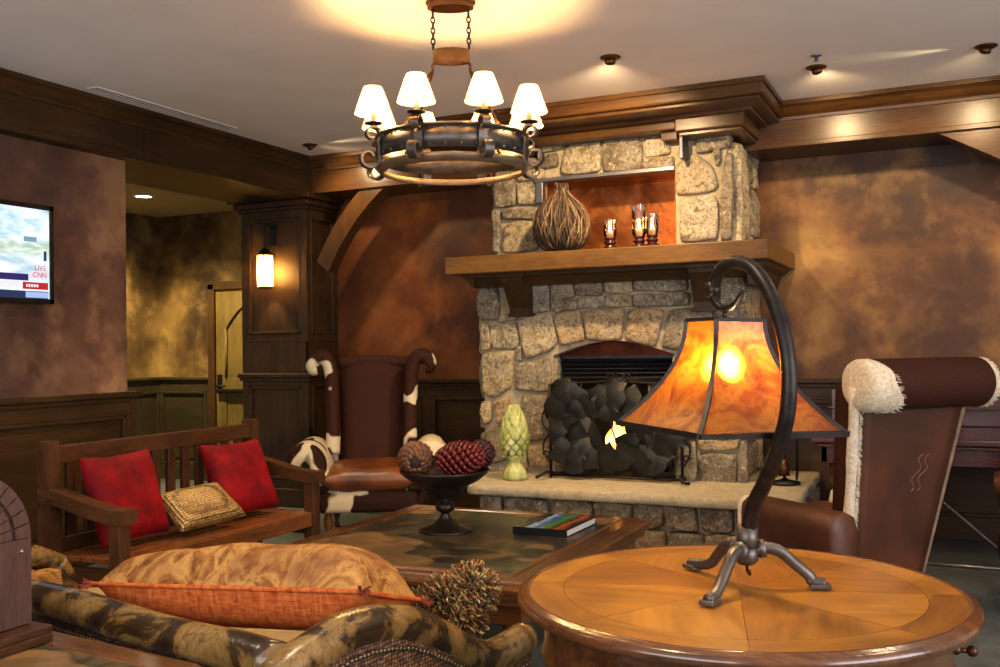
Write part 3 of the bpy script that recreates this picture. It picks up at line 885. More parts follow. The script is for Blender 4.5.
M_gl = m_glass('clear glass')
M_red = m_plain('dark red lacquer', '#2a0608', .18, var=.2)
M_cand = m_plain('cream candle wax', '#d9b486', .6)
M_flame_s = m_emit('candle flame', '#ffb860', 45)
cols = ['short glass candle lamp with dark red foot standing alone on the mantel', 'tallest glass candle lamp of the mantel pair, dark red foot', 'shorter glass candle lamp right beside the tallest one on the mantel']
for (x, y, h, r), lb in zip(((-2.137, 6.45, .20, .045), (-1.935, 6.46, .29, .048), (-1.838, 6.44, .22, .044)), cols):
    t = thing('candle_lamp', lb, 'candle holder', (x, y-.06, 2.013), group='candle lamps on the mantel')
    m = MB(); m.lathe([(.045, 0), (.05, .008), (.046, .018), (.028, .024), (.036, .034), (.044, .044), (.036, .055), (.03, .06), (.04, .068), (.042, .076)], n=20); m.build('foot', M_red, t)
    m = MB(); m.lathe([(r*.7, .072), (r, .095), (r*1.02, .14), (r*.95, h*.8), (r*1.05, h)], n=24, caps=False)
    m.lathe([(r*.94, h), (r*.86, h*.8), (r*.93, .14), (r*.9, .097), (r*.6, .077)], n=24, caps=False); m.build('glass_chimney', M_gl, t)
    m = MB(); m.lathe([(.02, .077), (.021, .12), (.018, .125)], n=14); CN = m.build('candle', M_cand, t)
    m = MB(); m.lathe([(.001, .125), (.008, .14), (.006, .16), (.001, .18)], n=8); m.build('flame', M_flame_s, CN)

# ------------------------------------------------------------------ on the hearth
tg = NT('green glazed finial'); vv = tg.coords((1, 1, .4))
f1 = tg.noise(vv, 16, 5, .6, .5)
tg.base(tg.ramp(f1, [(.3, '#6c7438'), (.5, '#a0a862'), (.7, '#c6c694')])); tg.set(Roughness=.45); tg.bump(f1, .2)
t = thing('finial', 'green glazed artichoke finial standing on the hearth left of the fire screen', 'ornament', (-2.815, 6.25, .433))
m = MB(); m.lathe([(.085, 0), (.088, .025), (.08, .04), (.083, .055), (.07, .075), (.05, .11), (.045, .13), (.06, .15), (.065, .165), (.05, .18)], n=28); m.build('pedestal', tg.mat, t)
m = MB()
pr = [(.04, .178), (.075, .20), (.095, .25), (.098, .30), (.088, .36), (.068, .42), (.042, .47), (.018, .505), (.003, .52)]
m.lathe(pr, n=28)
for r_ in range(9):
    z = .2+r_*.034; rr = None
    for (r0, z0), (r1, z1) in zip(pr, pr[1:]):
        if z0 <= z <= z1: rr = r0+(r1-r0)*(z-z0)/(z1-z0)
    nn = 9
    for k in range(nn):
        a = 2*PI*(k+.5*(r_ % 2))/nn
        c = Vector((rr*math.cos(a), rr*math.sin(a), z))
        T_ = Matrix.Translation(c) @ Matrix.Rotation(a, 4, 'Z') @ Matrix.Rotation(-.25, 4, 'Y')
        m.ball((0, 0, .01), (.012, rr*.36, .042), 8, 5, T_)
m.build('artichoke', tg.mat, t)

t = thing('fireplace_tool_set', 'iron fireplace tools on a stand at the right end of the hearth', 'fireplace tools', (-1.04, 6.6, .433))
m = MB(); m.lathe([(.10, 0), (.10, .015), (.03, .03), (.012, .04)], n=20); m.tube([(0, 0, .03), (0, 0, .62)], .010, 8); m.ball((0, 0, .64), .022)
m.tube([(-.1, 0, .5), (.1, 0, .5)], .008, 8); m.build('stand', M_black, t)
for x in (-.085, .0, .085):
    m = MB(); m.tube([(x, -.03, .06), (x, -.03, .58)], .007, 8); m.ball((x, -.03, .59), (.012, .012, .025))
    if x < 0: m.b2((x-.045, -.045, .05), (x+.045, -.03, .17), .01)
    elif x == 0: m.lathe([(.012, .17), (.03, .12), (.04, .06)], (x, -.03, 0), n=12)
    else: m.tube([(x, -.03, .06), (x, -.06, .04), (x, -.075, .08)], .007, 8)
    m.build('tool', M_bronze if x == 0 else M_black, t)

# ------------------------------------------------------------------ coffee table
ts = NT('slate inlay'); vv = ts.coords()
vo = ts.new('ShaderNodeTexVoronoi', feature='DISTANCE_TO_EDGE'); vo.inputs['Scale'].default_value = 2.6
nv = ts.new('ShaderNodeTexNoise'); nv.inputs['Scale'].default_value = 2.2; ts.ln(vv, nv.inputs['Vector'])
ts.ln(ts.mix(.4, vv, nv.outputs['Color']), vo.inputs['Vector'])
vc = ts.new('ShaderNodeTexVoronoi'); vc.inputs['Scale'].default_value = 2.6; ts.ln(ts.mix(.4, vv, nv.outputs['Color']), vc.inputs['Vector'])
sp = ts.new('ShaderNodeSeparateXYZ'); ts.ln(vc.outputs['Color'], sp.inputs[0])
a = ts.ramp(sp.outputs['X'], [(0, '#3a4030'), (.25, '#7a5c38'), (.45, '#1c1f19'), (.65, '#8a6840'), (.85, '#4f5542')], 'CONSTANT')
f1 = ts.noise(vv, 5, 6, .6, .8)
a = ts.mix(.4, a, ts.ramp(f1, [(.36, '#1a1a14'), (.5, '#453c2a'), (.62, '#94713f')]))
a = ts.mix(ts.ramp(vo.outputs['Distance'], [(.0, (.7,.7,.7,1)), (.03, (0,0,0,1))]), a, '#2a241a')
ts.base(a); ts.set(Roughness=.36, Specular_IOR_Level=.25); ts.bump(f1, .25, .006)
M_slate = ts.mat
t = thing('coffee_table', 'low square wooden coffee table with slate inlay in front of the fire', 'coffee table', (-2.2, 4.23, 0))
X0, X1, Y0, Y1, ZT = -.73, .72, -.82, .80, .45
def ring_frame(mb, prof):
    """mitred frame: prof (inset, z) pairs swept round the rectangle"""
    rings = []
    for (i_, z) in prof:
        rings.append([(X0+i_, Y0+i_, z), (X1-i_, Y0+i_, z), (X1-i_, Y1-i_, z), (X0+i_, Y1-i_, z)])
    vs = [p for r in rings for p in r]; fs = []; n = len(rings)
    for i in range(n):
        for k in range(4):
            fs.append((i*4+k, i*4+(k+1) % 4, ((i+1) % n)*4+(k+1) % 4, ((i+1) % n)*4+k))
    mb.add(vs, fs, None, False)
m = MB(); ring_frame(m, [(.15, .445), (.142, .452), (.128, .452), (.12, .446), (.055, .446), (.05, .438), (.04, .438), (.012, .432), (0, .422), (0, .408), (.012, .40), (.016, .385), (.03, .37), (.03, .355), (.06, .345), (.16, .345)])
m.build('top_frame', W['cofx'], t)
m = MB(); m.b2((X0+.13, Y0+.13, .40), (X1-.13, Y1-.13, .446)); m.build('slate_top', M_slate, t)
m = MB(); ring_frame(m, [(.07, .35), (.07, .27), (.09, .26), (.11, .26), (.11, .35)]); m.build('apron', W['cofx'], t)
for x in (X0+.13, X1-.13):
    for y in (Y0+.13, Y1-.13):
        m = MB(); m.box((x, y, .31), (.11, .11, .09), bev=.006)
        m.lathe([(.035, 0), (.045, .03), (.03, .05), (.05, .10), (.055, .16), (.035, .21), (.045, .235), (.05, .27)], (x, y, 0), 18); m.build('leg', W['cofz'], t)

# bowl and cones
M_bowl = m_plain('dark bronze bowl', '#2a201b', .35, .55, var=.25)
t = thing('pedestal_bowl', 'dark footed bowl of pine cones on the coffee table', 'bowl', (-2.32, 4.30, .448))
m = MB()
m.lathe([(.135, 0), (.137, .006), (.12, .012), (.07, .03), (.035, .06), (.02, .085), (.022, .09), (.045, .105), (.05, .12), (.042, .135), (.022, .15), (.02, .155), (.05, .165), (.085, .178), (.095, .205), (.12, .225), (.17, .25), (.215, .285), (.225, .30),
         (.22, .303), (.205, .288), (.16, .258), (.10, .235), (.03, .225), (.001, .224)], n=48, caps=False)
m.build('bowl_body', M_bowl, t)
def pine_cone(name, L, R, mat, loc, rot, label, n=120):
    t = thing(name, label, 'pine cone', loc, group='pine cones in the bowl')
    t.rotation_euler = rot
    m = MB(); prof = [(.001, 0)]
    for i in range(1, 10):
        s_ = i/10; prof.append((R*.7*math.sin(PI*(.10+.84*s_))**.7, L*s_))
    prof.append((.001, L)); m.lathe(prof, n=16); m.build('cone_core', mat[1], t)
    m = MB(); ga = PI*(3-5**.5)
    for k in range(n):
        s_ = (k+.5)/n; z = L*(.02+.95*s_); r = R*.72*math.sin(PI*(.10+.84*s_))**.7; a = k*ga
        w = .9*R*(.30*math.sin(PI*(.12+.8*s_))+.10)*1.25
        T_ = Matrix.Translation((r*math.cos(a), r*math.sin(a), z)) @ Matrix.Rotation(a, 4, 'Z') @ Matrix.Rotation(-.55-.5*s_+.5, 4, 'Y')
        e = w*1.35
        vs = [(0, -w*.5, -.003), (0, w*.5, -.003), (e*.75, w*.62, .006), (e*1.05, 0, .014), (e*.75, -w*.62, .006),
              (0, -w*.4, .008), (0, w*.4, .008), (e*.7, w*.5, .018), (e, 0, .026), (e*.7, -w*.5, .018)]
        m.add(vs, [(0,1,2,3,4), (9,8,7,6,5), (0,5,6,1), (1,6,7,2), (2,7,8,3), (3,8,9,4), (4,9,5,0)], T_, True)
    m.build('cone_scales', mat[0], t)
    return t
mc1 = (m_plain('brown cone scale', '#6b4428', .55, var=.4, nscale=40), m_plain('brown cone core', '#2a180e', .8))
mc2 = (m_plain('red cone scale', '#6a1f18', .4, var=.5, nscale=40), m_plain('red cone core', '#1f0808', .8))
mc3 = (m_plain('dark red cone scale', '#3c1416', .4, var=.5, nscale=40), m_plain('dark cone core', '#140606', .8))
pine_cone('pine_cone', .16, .074, mc1, (-2.42, 4.18, .79), (PI/2*.92, 0, .49+PI), 'brown pine cone lying with its stub forward at the left of the bowl')
pine_cone('pine_cone', .245, .074, mc2, (-2.38, 4.295, .795), (PI/2*.97, 0, 2.0), 'large red pine cone lying in the middle of the bowl')
pine_cone('pine_cone', .13, .062, mc3, (-2.29, 4.475, .805), (PI/2*.95, 0, 2.0), 'dark red pine cone at the back of the bowl behind the large red one')

# book
t = thing('book', 'hardcover book with landscape cover lying on the coffee table', 'book', (-1.83, 4.55, .447), rz=-.02)
m = MB(); m.b2((-.14, -.20, .0), (.14, .20, .004)).b2((-.14, -.20, .032), (.14, .20, .036)).b2((-.14, -.204, 0), (.14, -.196, .036))
m.M = None
tb = NT('book cover'); vv = tb.coords(); sp = tb.new('ShaderNodeSeparateXYZ'); tb.ln(vv, sp.inputs[0])
f1 = tb.noise(vv, 14, 4, .6, .5)
yv = tb.math('ADD', tb.math('MULTIPLY', sp.outputs['X'], 3.6), .5)
xv = tb.math('ADD', yv, tb.math('MULTIPLY', tb.math('SUBTRACT', f1, .5), .3))
c_ = tb.ramp(xv, [(0, '#0c0d10'), (.2, '#0c0d10'), (.24, '#8fb0d0'), (.36, '#3a6ab0'), (.48, '#2c4f70'), (.55, '#4c8a2c'), (.68, '#2c5a1c'), (.72, '#151210'), (.80, '#a85020'), (.92, '#7a2a10'), (.95, '#101010')])
tb.base(c_); tb.set(Roughness=.25)
m.build('cover', tb.mat, t)
m = MB(); m.b2((-.141, -.2055, -.0002), (.141, -.2035, .0362)); m.b2((.085, -.2062, .012), (.10, -.2052, .024)); m.build('spine', m_plain('black spine', '#0b0b0d', .3), t)
m = MB(); m.b2((-.134, -.196, .004), (.134, .194, .032)); m.build('pages', m_plain('page edges', '#c9c4bc', .8, var=.05), t)

# ------------------------------------------------------------------ bench
t = thing('bench', 'slatted wooden bench with armrests and cushions facing the coffee table', 'bench', (-3.62, 3.96, 0))
def bl(a): return [(p[0]+3.62, p[1]-3.96, p[2]) for p in a]
yA, yB_ = 3.20, 4.70
for y0 in (yA, yB_-.07):
    m = MB()
    m.prism([(-3.85+3.62, 0), (-3.77+3.62, 0), (-3.77+3.62, .45), (-3.79+3.62, .95), (-3.86+3.62, .95), (-3.86+3.62, .45)], y0-3.96, y0+.065-3.96, 'y')
    m.build('back_post', W['benchz'], t)
    m = MB(); m.b2((-3.42+3.62, y0-3.96, 0), (-3.35+3.62, y0+.065-3.96, .645), .006); m.build('front_post', W['benchz'], t)
    m = MB()
    n = 10; top = []; bot = []
    for i in range(n+1):
        s_ = i/n; x = -3.85+.53*s_; z = .665+.035*math.cos(s_*PI*1.1)-.005*s_
        top.append((x+3.62, z+.035)); bot.append((x+3.62, z-.03))
    m.prism(top+bot[::-1], y0-.01-3.96, y0+.075-3.96, 'y'); m.build('armrest', W['benchx'], t)
    m = MB(); m.b2((-3.80+3.62, y0+.02-3.96, .30), (-3.40+3.62, y0+.07-3.96, .38)); m.build('side_rail', W['benchx'], t)
m = MB()
for k in range(5):
    x = -3.80+k*.082; m.b2((x+3.62, yA+.04-3.96, .405), (x+.074+3.62, yB_-.04-3.96, .43), .004)
m.b2((-3.39+3.62, yA+.08-3.96, .35), (-3.355+3.62, yB_-.08-3.96, .43), .004)
m.build('seat', W['seaty'], t)
m = MB(); m.b2((-3.845+3.62, yA+.065-3.96, .84), (-3.80+3.62, yB_-.07-3.96, .925), .006); m.build('top_rail', W['benchy'], t)
m = MB(); m.b2((-3.83+3.62, yA+.065-3.96, .43), (-3.79+3.62, yB_-.07-3.96, .50), .004); m.build('lower_rail', W['benchy'], t)
for k in range(12):
    y = yA+.15+k*(yB_-yA-.31)/11-3.96
    m = MB(); m.b2((-3.83+3.62, y-.026, .49), (-3.805+3.62, y+.026, .85), .003); m.build('back_slat', W['benchz'], t)

M_velvet = NT('red velvet'); vv = M_velvet.coords(); f1 = M_velvet.noise(vv, 7, 4, .6)
M_velvet.base(M_velvet.ramp(f1, [(.3, '#48020a'), (.7, '#86060f')])); M_velvet.set(Roughness=.75, Sheen_Weight=.2, Sheen_Roughness=.3, Specular_IOR_Level=.15)
M_velvet.b.inputs['Sheen Tint'].default_value = hexc('#ff4040')
M_velvet.bump(M_velvet.noise(vv, 180, 2), .2, .003)
mg = NT('gold woven'); vv = mg.coords()
ck = mg.new('ShaderNodeTexVoronoi'); ck.inputs['Scale'].default_value = 75; ck.inputs['Randomness'].default_value = .25; mg.ln(vv, ck.inputs['Vector'])
mg.base(mg.ramp(ck.outputs['Distance'], [(.1, '#d8bd80'), (.45, '#8e6c34'), (.7, '#3c2a12')])); mg.set(Roughness=.45, Metallic=.25)
mg.bump(mg.math('MULTIPLY', ck.outputs['Distance'], -1), .6, .006)
def cushion(name, label, cat, w, h, th, loc, rot, mats, group=None, seed=0, wr=.01, piping=None, pinch=.07):
    t = thing(name, label, cat, loc, group=group)
    t.rotation_euler = rot
    m = MB(); pillow_mesh(m, w, h, th, None, 20, pinch, wr, seed, split=isinstance(mats, (list, tuple)))
    o = m.build('cover', mats, t, weld=True, sub=1)
    if piping:
        P = []
        for i in range(80):
            q = i/20; sd = int(q); f = -1+2*(q-sd)
            u, v = ((f, -1), (1, f), (-f, 1), (-1, -f))[sd]
            P.append((u*w/2*(1-pinch*(1-v*v)), v*h/2*(1-pinch*(1-u*u)), 0))
        m = MB(); m.tube(P, .006, 6, closed=True); m.build('piping', piping, o)
    return t
cushion('cushion', 'red velvet cushion leaning at the left end of the bench', 'cushion', .45, .46, .14, (-3.635, 3.515, .665), (0, math.radians(72), .06), M_velvet.mat, 'red cushions on the bench', 1)
cushion('cushion', 'red velvet cushion leaning at the right end of the bench', 'cushion', .44, .44, .15, (-3.645, 4.35, .65), (0, math.radians(66), -.12), M_velvet.mat, 'red cushions on the bench', 5)
cushion('cushion', 'gold woven cushion lying between the two red ones on the bench', 'cushion', .28, .44, .11, (-3.55, 3.925, .56), (.05, math.radians(36), -.10), mg.mat, None, 9)

# ------------------------------------------------------------------ round table and lamp
def m_parquet():
    t = NT('honey parquet')
    tc = t.new('ShaderNodeTexCoord'); mp = t.new('ShaderNodeMapping'); mp.inputs['Scale'].default_value = (1.6, 16, 1)
    t.ln(tc.outputs['UV'], mp.inputs['Vector'])
    g = t.new('ShaderNodeNewGeometry')
    cb = t.new('ShaderNodeCombineXYZ'); t.ln(t.math('MULTIPLY', g.outputs['Random Per Island'], 37.0), cb.inputs['X'])
    ad = t.new('ShaderNodeVectorMath', operation='ADD'); t.ln(mp.outputs['Vector'], ad.inputs[0]); t.ln(cb.outputs[0], ad.inputs[1])
    v = ad.outputs['Vector']
    f1 = t.noise(v, 1.7, 5, .6, .25)
    f2 = t.noise(t.coords(), 5, 5, .6)
    a = t.ramp(f1, [(.3, '#4f2c0c'), (.5, '#855417'), (.7, '#a87226')])
    a = t.mix(.45, a, t.ramp(g.outputs['Random Per Island'], [(0, '#a87628'), (.5, '#7d4e18'), (1, '#5a3410')]))
    a = t.mix(t.ramp(f2, [(.48, (0,0,0,1)), (.68, (.6,.6,.6,1))]), a, '#5c340e')
    t.base(a); t.set(Roughness=.3, Specular_IOR_Level=.45)
    return t.mat
RT = thing('round_table', 'round honey coloured parquet table carrying the amber lamp', 'table', (-.5, 2.44, 0))
R_ = .545
m = MB(); uvs = []
nw = 8; RI = .43
def wedge(a0, a1, r0, r1, ga, steps, zt):
    vs = []; fs = []; uv = []
    for i in range(steps+1):
        a = a0+(a1-a0)*i/steps
        for r in (r0, r1):
            x, y = r*math.cos(a), r*math.sin(a)
            vs.append((x, y, zt)); uv.append((x*math.cos(ga)+y*math.sin(ga), -x*math.sin(ga)+y*math.cos(ga)))
    for i in range(steps): fs.append((2*i, 2*i+1, 2*i+3, 2*i+2))
    uvs.extend(uv); m.add(vs, fs, None, False)
for k in range(nw):
    a0 = 2*PI*k/nw+.24; a1 = a0+2*PI/nw
    wedge(a0+.002, a1-.002, .002, RI, (a0+a1)/2+(.5 if k % 2 else -.5), 8, .75)
for k in range(8):
    a0 = 2*PI*k/8+.24; a1 = a0+2*PI/8
    wedge(a0+.001, a1-.001, RI+.001, R_-.028, (a0+a1)/2+PI/2, 8, .75)
vcount = len(m.v)
o = m.build('parquet_top', m_parquet(), RT)
uvl = o.data.uv_layers.new(name='UVMap')
for lp in o.data.loops: uvl.data[lp.index].uv = uvs[lp.vertex_index]
M_rim = m_wood('walnut rim', '#241005', '#4c2710', '#7a4a20', 'x', .2, 3, coat=.5)
m = MB(); m.lathe([(.3, .70), (.47, .70), (R_-.02, .715), (R_-.004, .722), (R_, .732), (R_-.003, .742), (R_-.012, .748), (R_-.018, .7485), (R_-.022, .752), (R_-.029, .7525), (R_-.031, .7475), (.3, .7475)], n=96); m.build('table_rim', M_rim, RT)
m = MB(); m.lathe([(.47, .58), (.485, .585), (.487, .60), (.48, .61), (.48, .70), (.49, .705), (.3, .705)], n=80, caps=True)
m.lathe([(.3, .585), (.47, .58)], n=80, caps=False); APR = m.build('apron', M_rim, RT)
for ang in (4, 124, 244):
    a = math.radians(ang)
    m = MB(); c, s_ = math.cos(a), math.sin(a)
    m.ball((.485*c, .485*s_, .645), (.012, .012, .012), 10, 6)
    m.tube([(.478*c, .478*s_, .645), (.512*c, .512*s_, .645)], .006, 8); m.ball((.518*c, .518*s_, .645), (.013, .013, .013), 12, 8)
    m.build('drawer_knob', M_bronze, APR)
m = MB(); m.lathe([(.06, .1), (.08, .14), (.1, .2), (.07, .27), (.055, .36), (.075, .42), (.09, .5), (.12, .56), (.16, .59)], n=28); m.build('pedestal', M_rim, RT)
for k in range(4):
    a = PI/4+k*PI/2
    m = MB(); m.tube(smooth_path([(.05*math.cos(a), .05*math.sin(a), .2), (.16*math.cos(a), .16*math.sin(a), .19), (.28*math.cos(a), .28*math.sin(a), .09), (.38*math.cos(a), .38*math.sin(a), .035), (.42*math.cos(a), .42*math.sin(a), .04)], 4), .032, 10); m.build('foot', M_rim, RT)

LP = thing('table_lamp', 'iron gooseneck lamp with glowing amber shade on the round table', 'lamp', (-.48, 2.44, .751))
def wl(p): return (p[0]+.48, p[1]-2.44, p[2]-.751)
pole = [(-0.476, 2.436, 0.87), (-0.457, 2.417, 0.953), (-0.421, 2.38, 1.022), (-0.383, 2.339, 1.103), (-0.356, 2.311, 1.187), (-0.349, 2.304, 1.267), (-0.356, 2.313, 1.347), (-0.379, 2.34, 1.429), (-0.409, 2.374, 1.49), (-0.448, 2.416, 1.535), (-0.49, 2.458, 1.555), (-0.528, 2.494, 1.552), (-0.557, 2.521, 1.529), (-0.57, 2.532, 1.492)]
hook = [(-0.57, 2.532, 1.497), (-0.561, 2.524, 1.458), (-0.536, 2.501, 1.441), (-0.508, 2.474, 1.446), (-0.489, 2.456, 1.465), (-0.476, 2.444, 1.482)]
m = MB(); P = smooth_path([wl(p) for p in pole], 4); m.tube(P, [.0195-.003*i/len(P) for i in range(len(P))], 14)
m.build('gooseneck', M_iron, LP)
m = MB(); P = smooth_path([wl(p) for p in hook], 4); m.tube(P, [.013-.008*i/len(P) for i in range(len(P))], 10)
m.tube([wl((-.57, 2.532, 1.475)), wl((-.571, 2.533, 1.512))], .020, 12)
m.tube([wl((-.536, 2.503, 1.44)), wl((-.536, 2.505, 1.41))], .006, 8)
m.build('hook', M_iron, LP)
m = MB(); m.tube([wl((-.478, 2.438, .845)), wl((-.474, 2.434, .905))], .026, 14); m.lathe([(.02, .06), (.03, .07), (.03, .10), (.02, .105)], (0, 0, 0), 16); m.build('collar', M_iron2, LP)
feet = [(-0.529, 2.239), (-0.303, 2.497), (-0.66, 2.6)]
for fx, fy in feet:
    d = Vector((fx+.48, fy-2.44)); L_ = d.length; d.normalize()
    pr = [(.015, .085), (.045, .10), (.08, .092), (.115, .062), (.15, .032), (L_-.03, .019), (L_+.0, .0165)]
    m = MB(); P = smooth_path([(d.x*r, d.y*r, z) for r, z in pr], 4)
    n_ = len(P); m.tube(P, [.0158-.003*i/n_ for i in range(n_)], 12)
    e = d*(L_-.012); m.box((e.x, e.y, .009), (.05, .036, .012), math.atan2(d.y, d.x), .004)
    m.tube([(d.x*.03, d.y*.03, .097), (d.x*.045, d.y*.045, .099)], .023, 12)
    m.build('foot', M_iron2, LP)
m = MB(); m.tube([(0, 0, .06), (.004, -.01, .045), (.012, -.02, .04), (.012, -.026, .05)], .004, 6); m.build('cable_hook', M_bronze, LP)
# shade
SCN = Vector((-.535, 2.505, 0)); TILT = .03
def sh(cor, t, z0=1.412, z1=1.138):
    """rib point: corner index, t 0 top..1 bottom"""
    a = -PI/2+cor*PI/2
    r = .10+(.291-.10)*t**2.0
    x, y = r*math.cos(a), r*math.sin(a)
    dx = x*.906+y*.4226
    return Vector(wl((SCN.x+x, SCN.y+y, z0+(z1-z0)*t-TILT*dx)))
M_mica = m_mica('amber mica')
N = 12
for k in range(4):
    m = MB(); vs = []; fs = []
    for i in range(N+1):
        a, b_ = sh(k, i/N), sh(k+1, i/N)
        for j in range(7): vs.append(a.lerp(b_, j/6))
    for i in range(N):
        for j in range(6):
            q = i*7+j; fs.append((q, q+1, q+8, q+7))
    m.add(vs, fs, None, True); m.build('shade_panel', M_mica, LP)
m = MB()
for k in range(4):
    m.tube([sh(k, i/N) for i in range(N+1)], .0075, 4)
    m.tube([sh(k, 1), sh(k+1, 1)], .0095, 4); m.tube([sh(k, 0), sh(k+1, 0)], .006, 4)
tp = (sh(0, 0)+sh(2, 0))/2
for k in range(4): m.tube([sh(k, 0), tp], .004, 6)
m.lathe([(.018, -.03), (.02, -.005), (.012, .008)], tuple(tp), 12)
m.tube([tp, tp+Vector((0, 0, -.06))], .012, 10)
m.build('shade_frame', M_iron, LP)
m = MB(); bc = tp+Vector((0, 0, -.12)); m.ball(bc, (.024, .024, .034), 14, 8); m.build('light_bulb', m_emit('warm bulb', '#ffdcaa', 350), LP)
LAMP_BULB = bc
# ------------------------------------------------------------------ chandelier
CH = thing('chandelier', 'round iron chandelier with eight small cream shades hanging from the ceiling', 'chandelier', (-2.15, 4.11, 2.207))
ZC = 3.0-2.207
M_shd = m_shade('cream shade', '#e8cc98', .22)
m = MB(); Rb = .355
m.lathe([(Rb, .03), (Rb+.003, .03), (Rb+.003, .135), (Rb-.004, .135), (Rb-.004, .03), (Rb, .03)], n=72, caps=False)
m.lathe([(Rb-.006, .128), (Rb+.010, .128), (Rb+.010, .14), (Rb-.006, .14), (Rb-.006, .128)], n=72, caps=False)
BAND = m.build('ring_band', M_iron2, CH)
m = MB(); m.lathe([(Rb-.012, .004), (Rb+.008, .008), (Rb+.014, -.002), (Rb-.012, -.026), (Rb-.03, -.028), (Rb-.012, .004)], n=72, caps=False); m.build('lower_hoop', m_plain('lit tan iron', '#86705a', .42, .6, var=.25), CH)  # hoop colour lightened to carry the tan light on its underside
rv = None
for k in range(32):
    a = 2*PI*k/32
    for z in (.044, .118):
        if rv is None:
            m = MB(); m.ball((0, 0, 0), .006, 8, 4); rv = m.build('rivet', M_iron2, BAND); r2 = rv
        else:
            r2 = rv.copy(); C.objects.link(r2)
        r2.location = ((Rb+.004)*math.cos(a), (Rb+.004)*math.sin(a), z)
CAMA = math.atan2(4.12, -2.13)+PI   # direction from the chandelier to the viewer's side of the room
for k in range(8):
    a = CAMA+math.radians(21.5+45*k)
    T_ = Matrix.Rotation(a, 4, 'Z')
    m = MB()
    sp_ = []
    for i in range(15):          # upper curl
        an = math.radians(-170+i*24); r = .012+.022*i/14
        sp_.append((Rb+.032+r*math.cos(an), .135+r*math.sin(an)))
    up_ = [(Rb+.040+(.014+.026*i/14)*math.cos(math.radians(-120+22*i)), .13+(.014+.03*i/14)*math.sin(math.radians(-120+22*i))) for i in range(15)]
    lo_ = [(Rb+.058+(.05-.028*i/16)*math.cos(math.radians(170+22*i)), .02+(.05-.028*i/16)*math.sin(math.radians(170+22*i))) for i in range(17)]
    path = up_+[(Rb+.016, .10), (Rb+.012, .07), (Rb+.013, .03)]+lo_
    path = smooth_path([(p[0], 0, p[1]) for p in path], 2)
    m.tube(path, .0145, 4, up=(0, 1, 0), ell=(2.0, .5), T=T_)
    SB = m.build('scroll_bracket', M_iron2, CH)
    rc = Rb+.032
    cc = T_ @ Vector((rc, 0, 0))
    m = MB(); m.lathe([(.008, .155), (.01, .17), (.04, .178), (.042, .184), (.012, .182)], (cc.x, cc.y, 0), 18); m.build('drip_pan', M_iron, SB)
    m = MB(); m.lathe([(.0125, .18), (.0125, .245)], (cc.x, cc.y, 0), 12); m.build('candle_sleeve', M_cand, SB)
    m = MB(); m.lathe([(.086, .225), (.042, .347)], (cc.x, cc.y, 0), 28, caps=False)
    m.lathe([(.0855, .225), (.084, .225), (.084, .229)], (cc.x, cc.y, 0), 28, caps=False)
    m.build('lamp_shade', M_shd, SB)
    m = MB(); m.ball((cc.x, cc.y, .275), (.014, .014, .024), 10, 6); m.build('light_bulb', bpy.data.materials.get('chandelier bulb') or m_emit('chandelier bulb', '#ffc880', 1150), SB)
# upper works
import mathutils
axd = Vector((.906, .4226, 0))       # canopy runs across the view
def chain(mb, a, b, link=.034, r=.0035):
    a, b = Vector(a), Vector(b); d = (b-a); L = d.length; n = max(2, int(L/(link*.72))); d.normalize()
    s1 = d.orthogonal().normalized(); s2 = d.cross(s1)
    for i in range(n):
        c = a+d*(L*(i+.5)/n); s_ = s1 if i % 2 else s2
        mb.tube([c+d*(link*.5*math.cos(2*PI*k/10))+s_*(link*.28*math.sin(2*PI*k/10)) for k in range(10)], r, 5, closed=True)
m = MB(); TC = Matrix.Rotation(math.atan2(axd.y, axd.x), 4, 'Z')
el = [(.11*math.cos(2*PI*k/28), .065*math.sin(2*PI*k/28)) for k in range(28)]
m.prism(el, ZC-.035, ZC, 'z', T=TC); m.prism([(x*1.08, y*1.08) for x, y in el], ZC-.012, ZC, 'z', T=TC)
m.build('canopy', M_bronze, CH)
for sx in (-1, 1):
    m = MB(); m.tube([axd*(.085*sx)+Vector((0, 0, ZC-.03)), axd*(.085*sx)+Vector((0, 0, ZC-.055))], .006, 6)
    chain(m, axd*(.085*sx)+Vector((0, 0, ZC-.05)), axd*(.085*sx)+Vector((0, 0, .565)))
    m.build('chain', M_iron, CH)
M_yoke = m_plain('golden iron', '#6a4c2c', .45, .6, var=.3)
m = MB(); el2 = [(.088*math.cos(2*PI*k/36), .05*math.sin(2*PI*k/36)) for k in range(36)]
m.loft([[(x*s_, y*s_, z) for x, y in el2] for s_, z in ((1, .50), (1, .56), (.93, .56), (.93, .50), (1, .50))], caps=False, T=TC)
m.tube([axd*-.085+Vector((0, 0, .53)), axd*.085+Vector((0, 0, .53))], .008, 6)
m.build('yoke_band', M_yoke, CH)
for k in range(4):
    a = CAMA+PI/4+k*PI/2
    c, s_ = math.cos(a), math.sin(a)
    m = MB(); st_ = axd*(.07*(1 if (c*axd.x+s_*axd.y) > 0 else -1))
    P = smooth_path([(st_.x, st_.y, .53), (st_.x*1.3, st_.y*1.3, .48), (st_.x+.03*c, st_.y+.03*s_, .46), (.16*c+st_.x*.3, .16*s_+st_.y*.3, .36), (.27*c, .27*s_, .20), (.345*c, .345*s_, .10)], 5)
    m.tube(P, .007, 8); m.build('support_arm', M_bronze, CH)

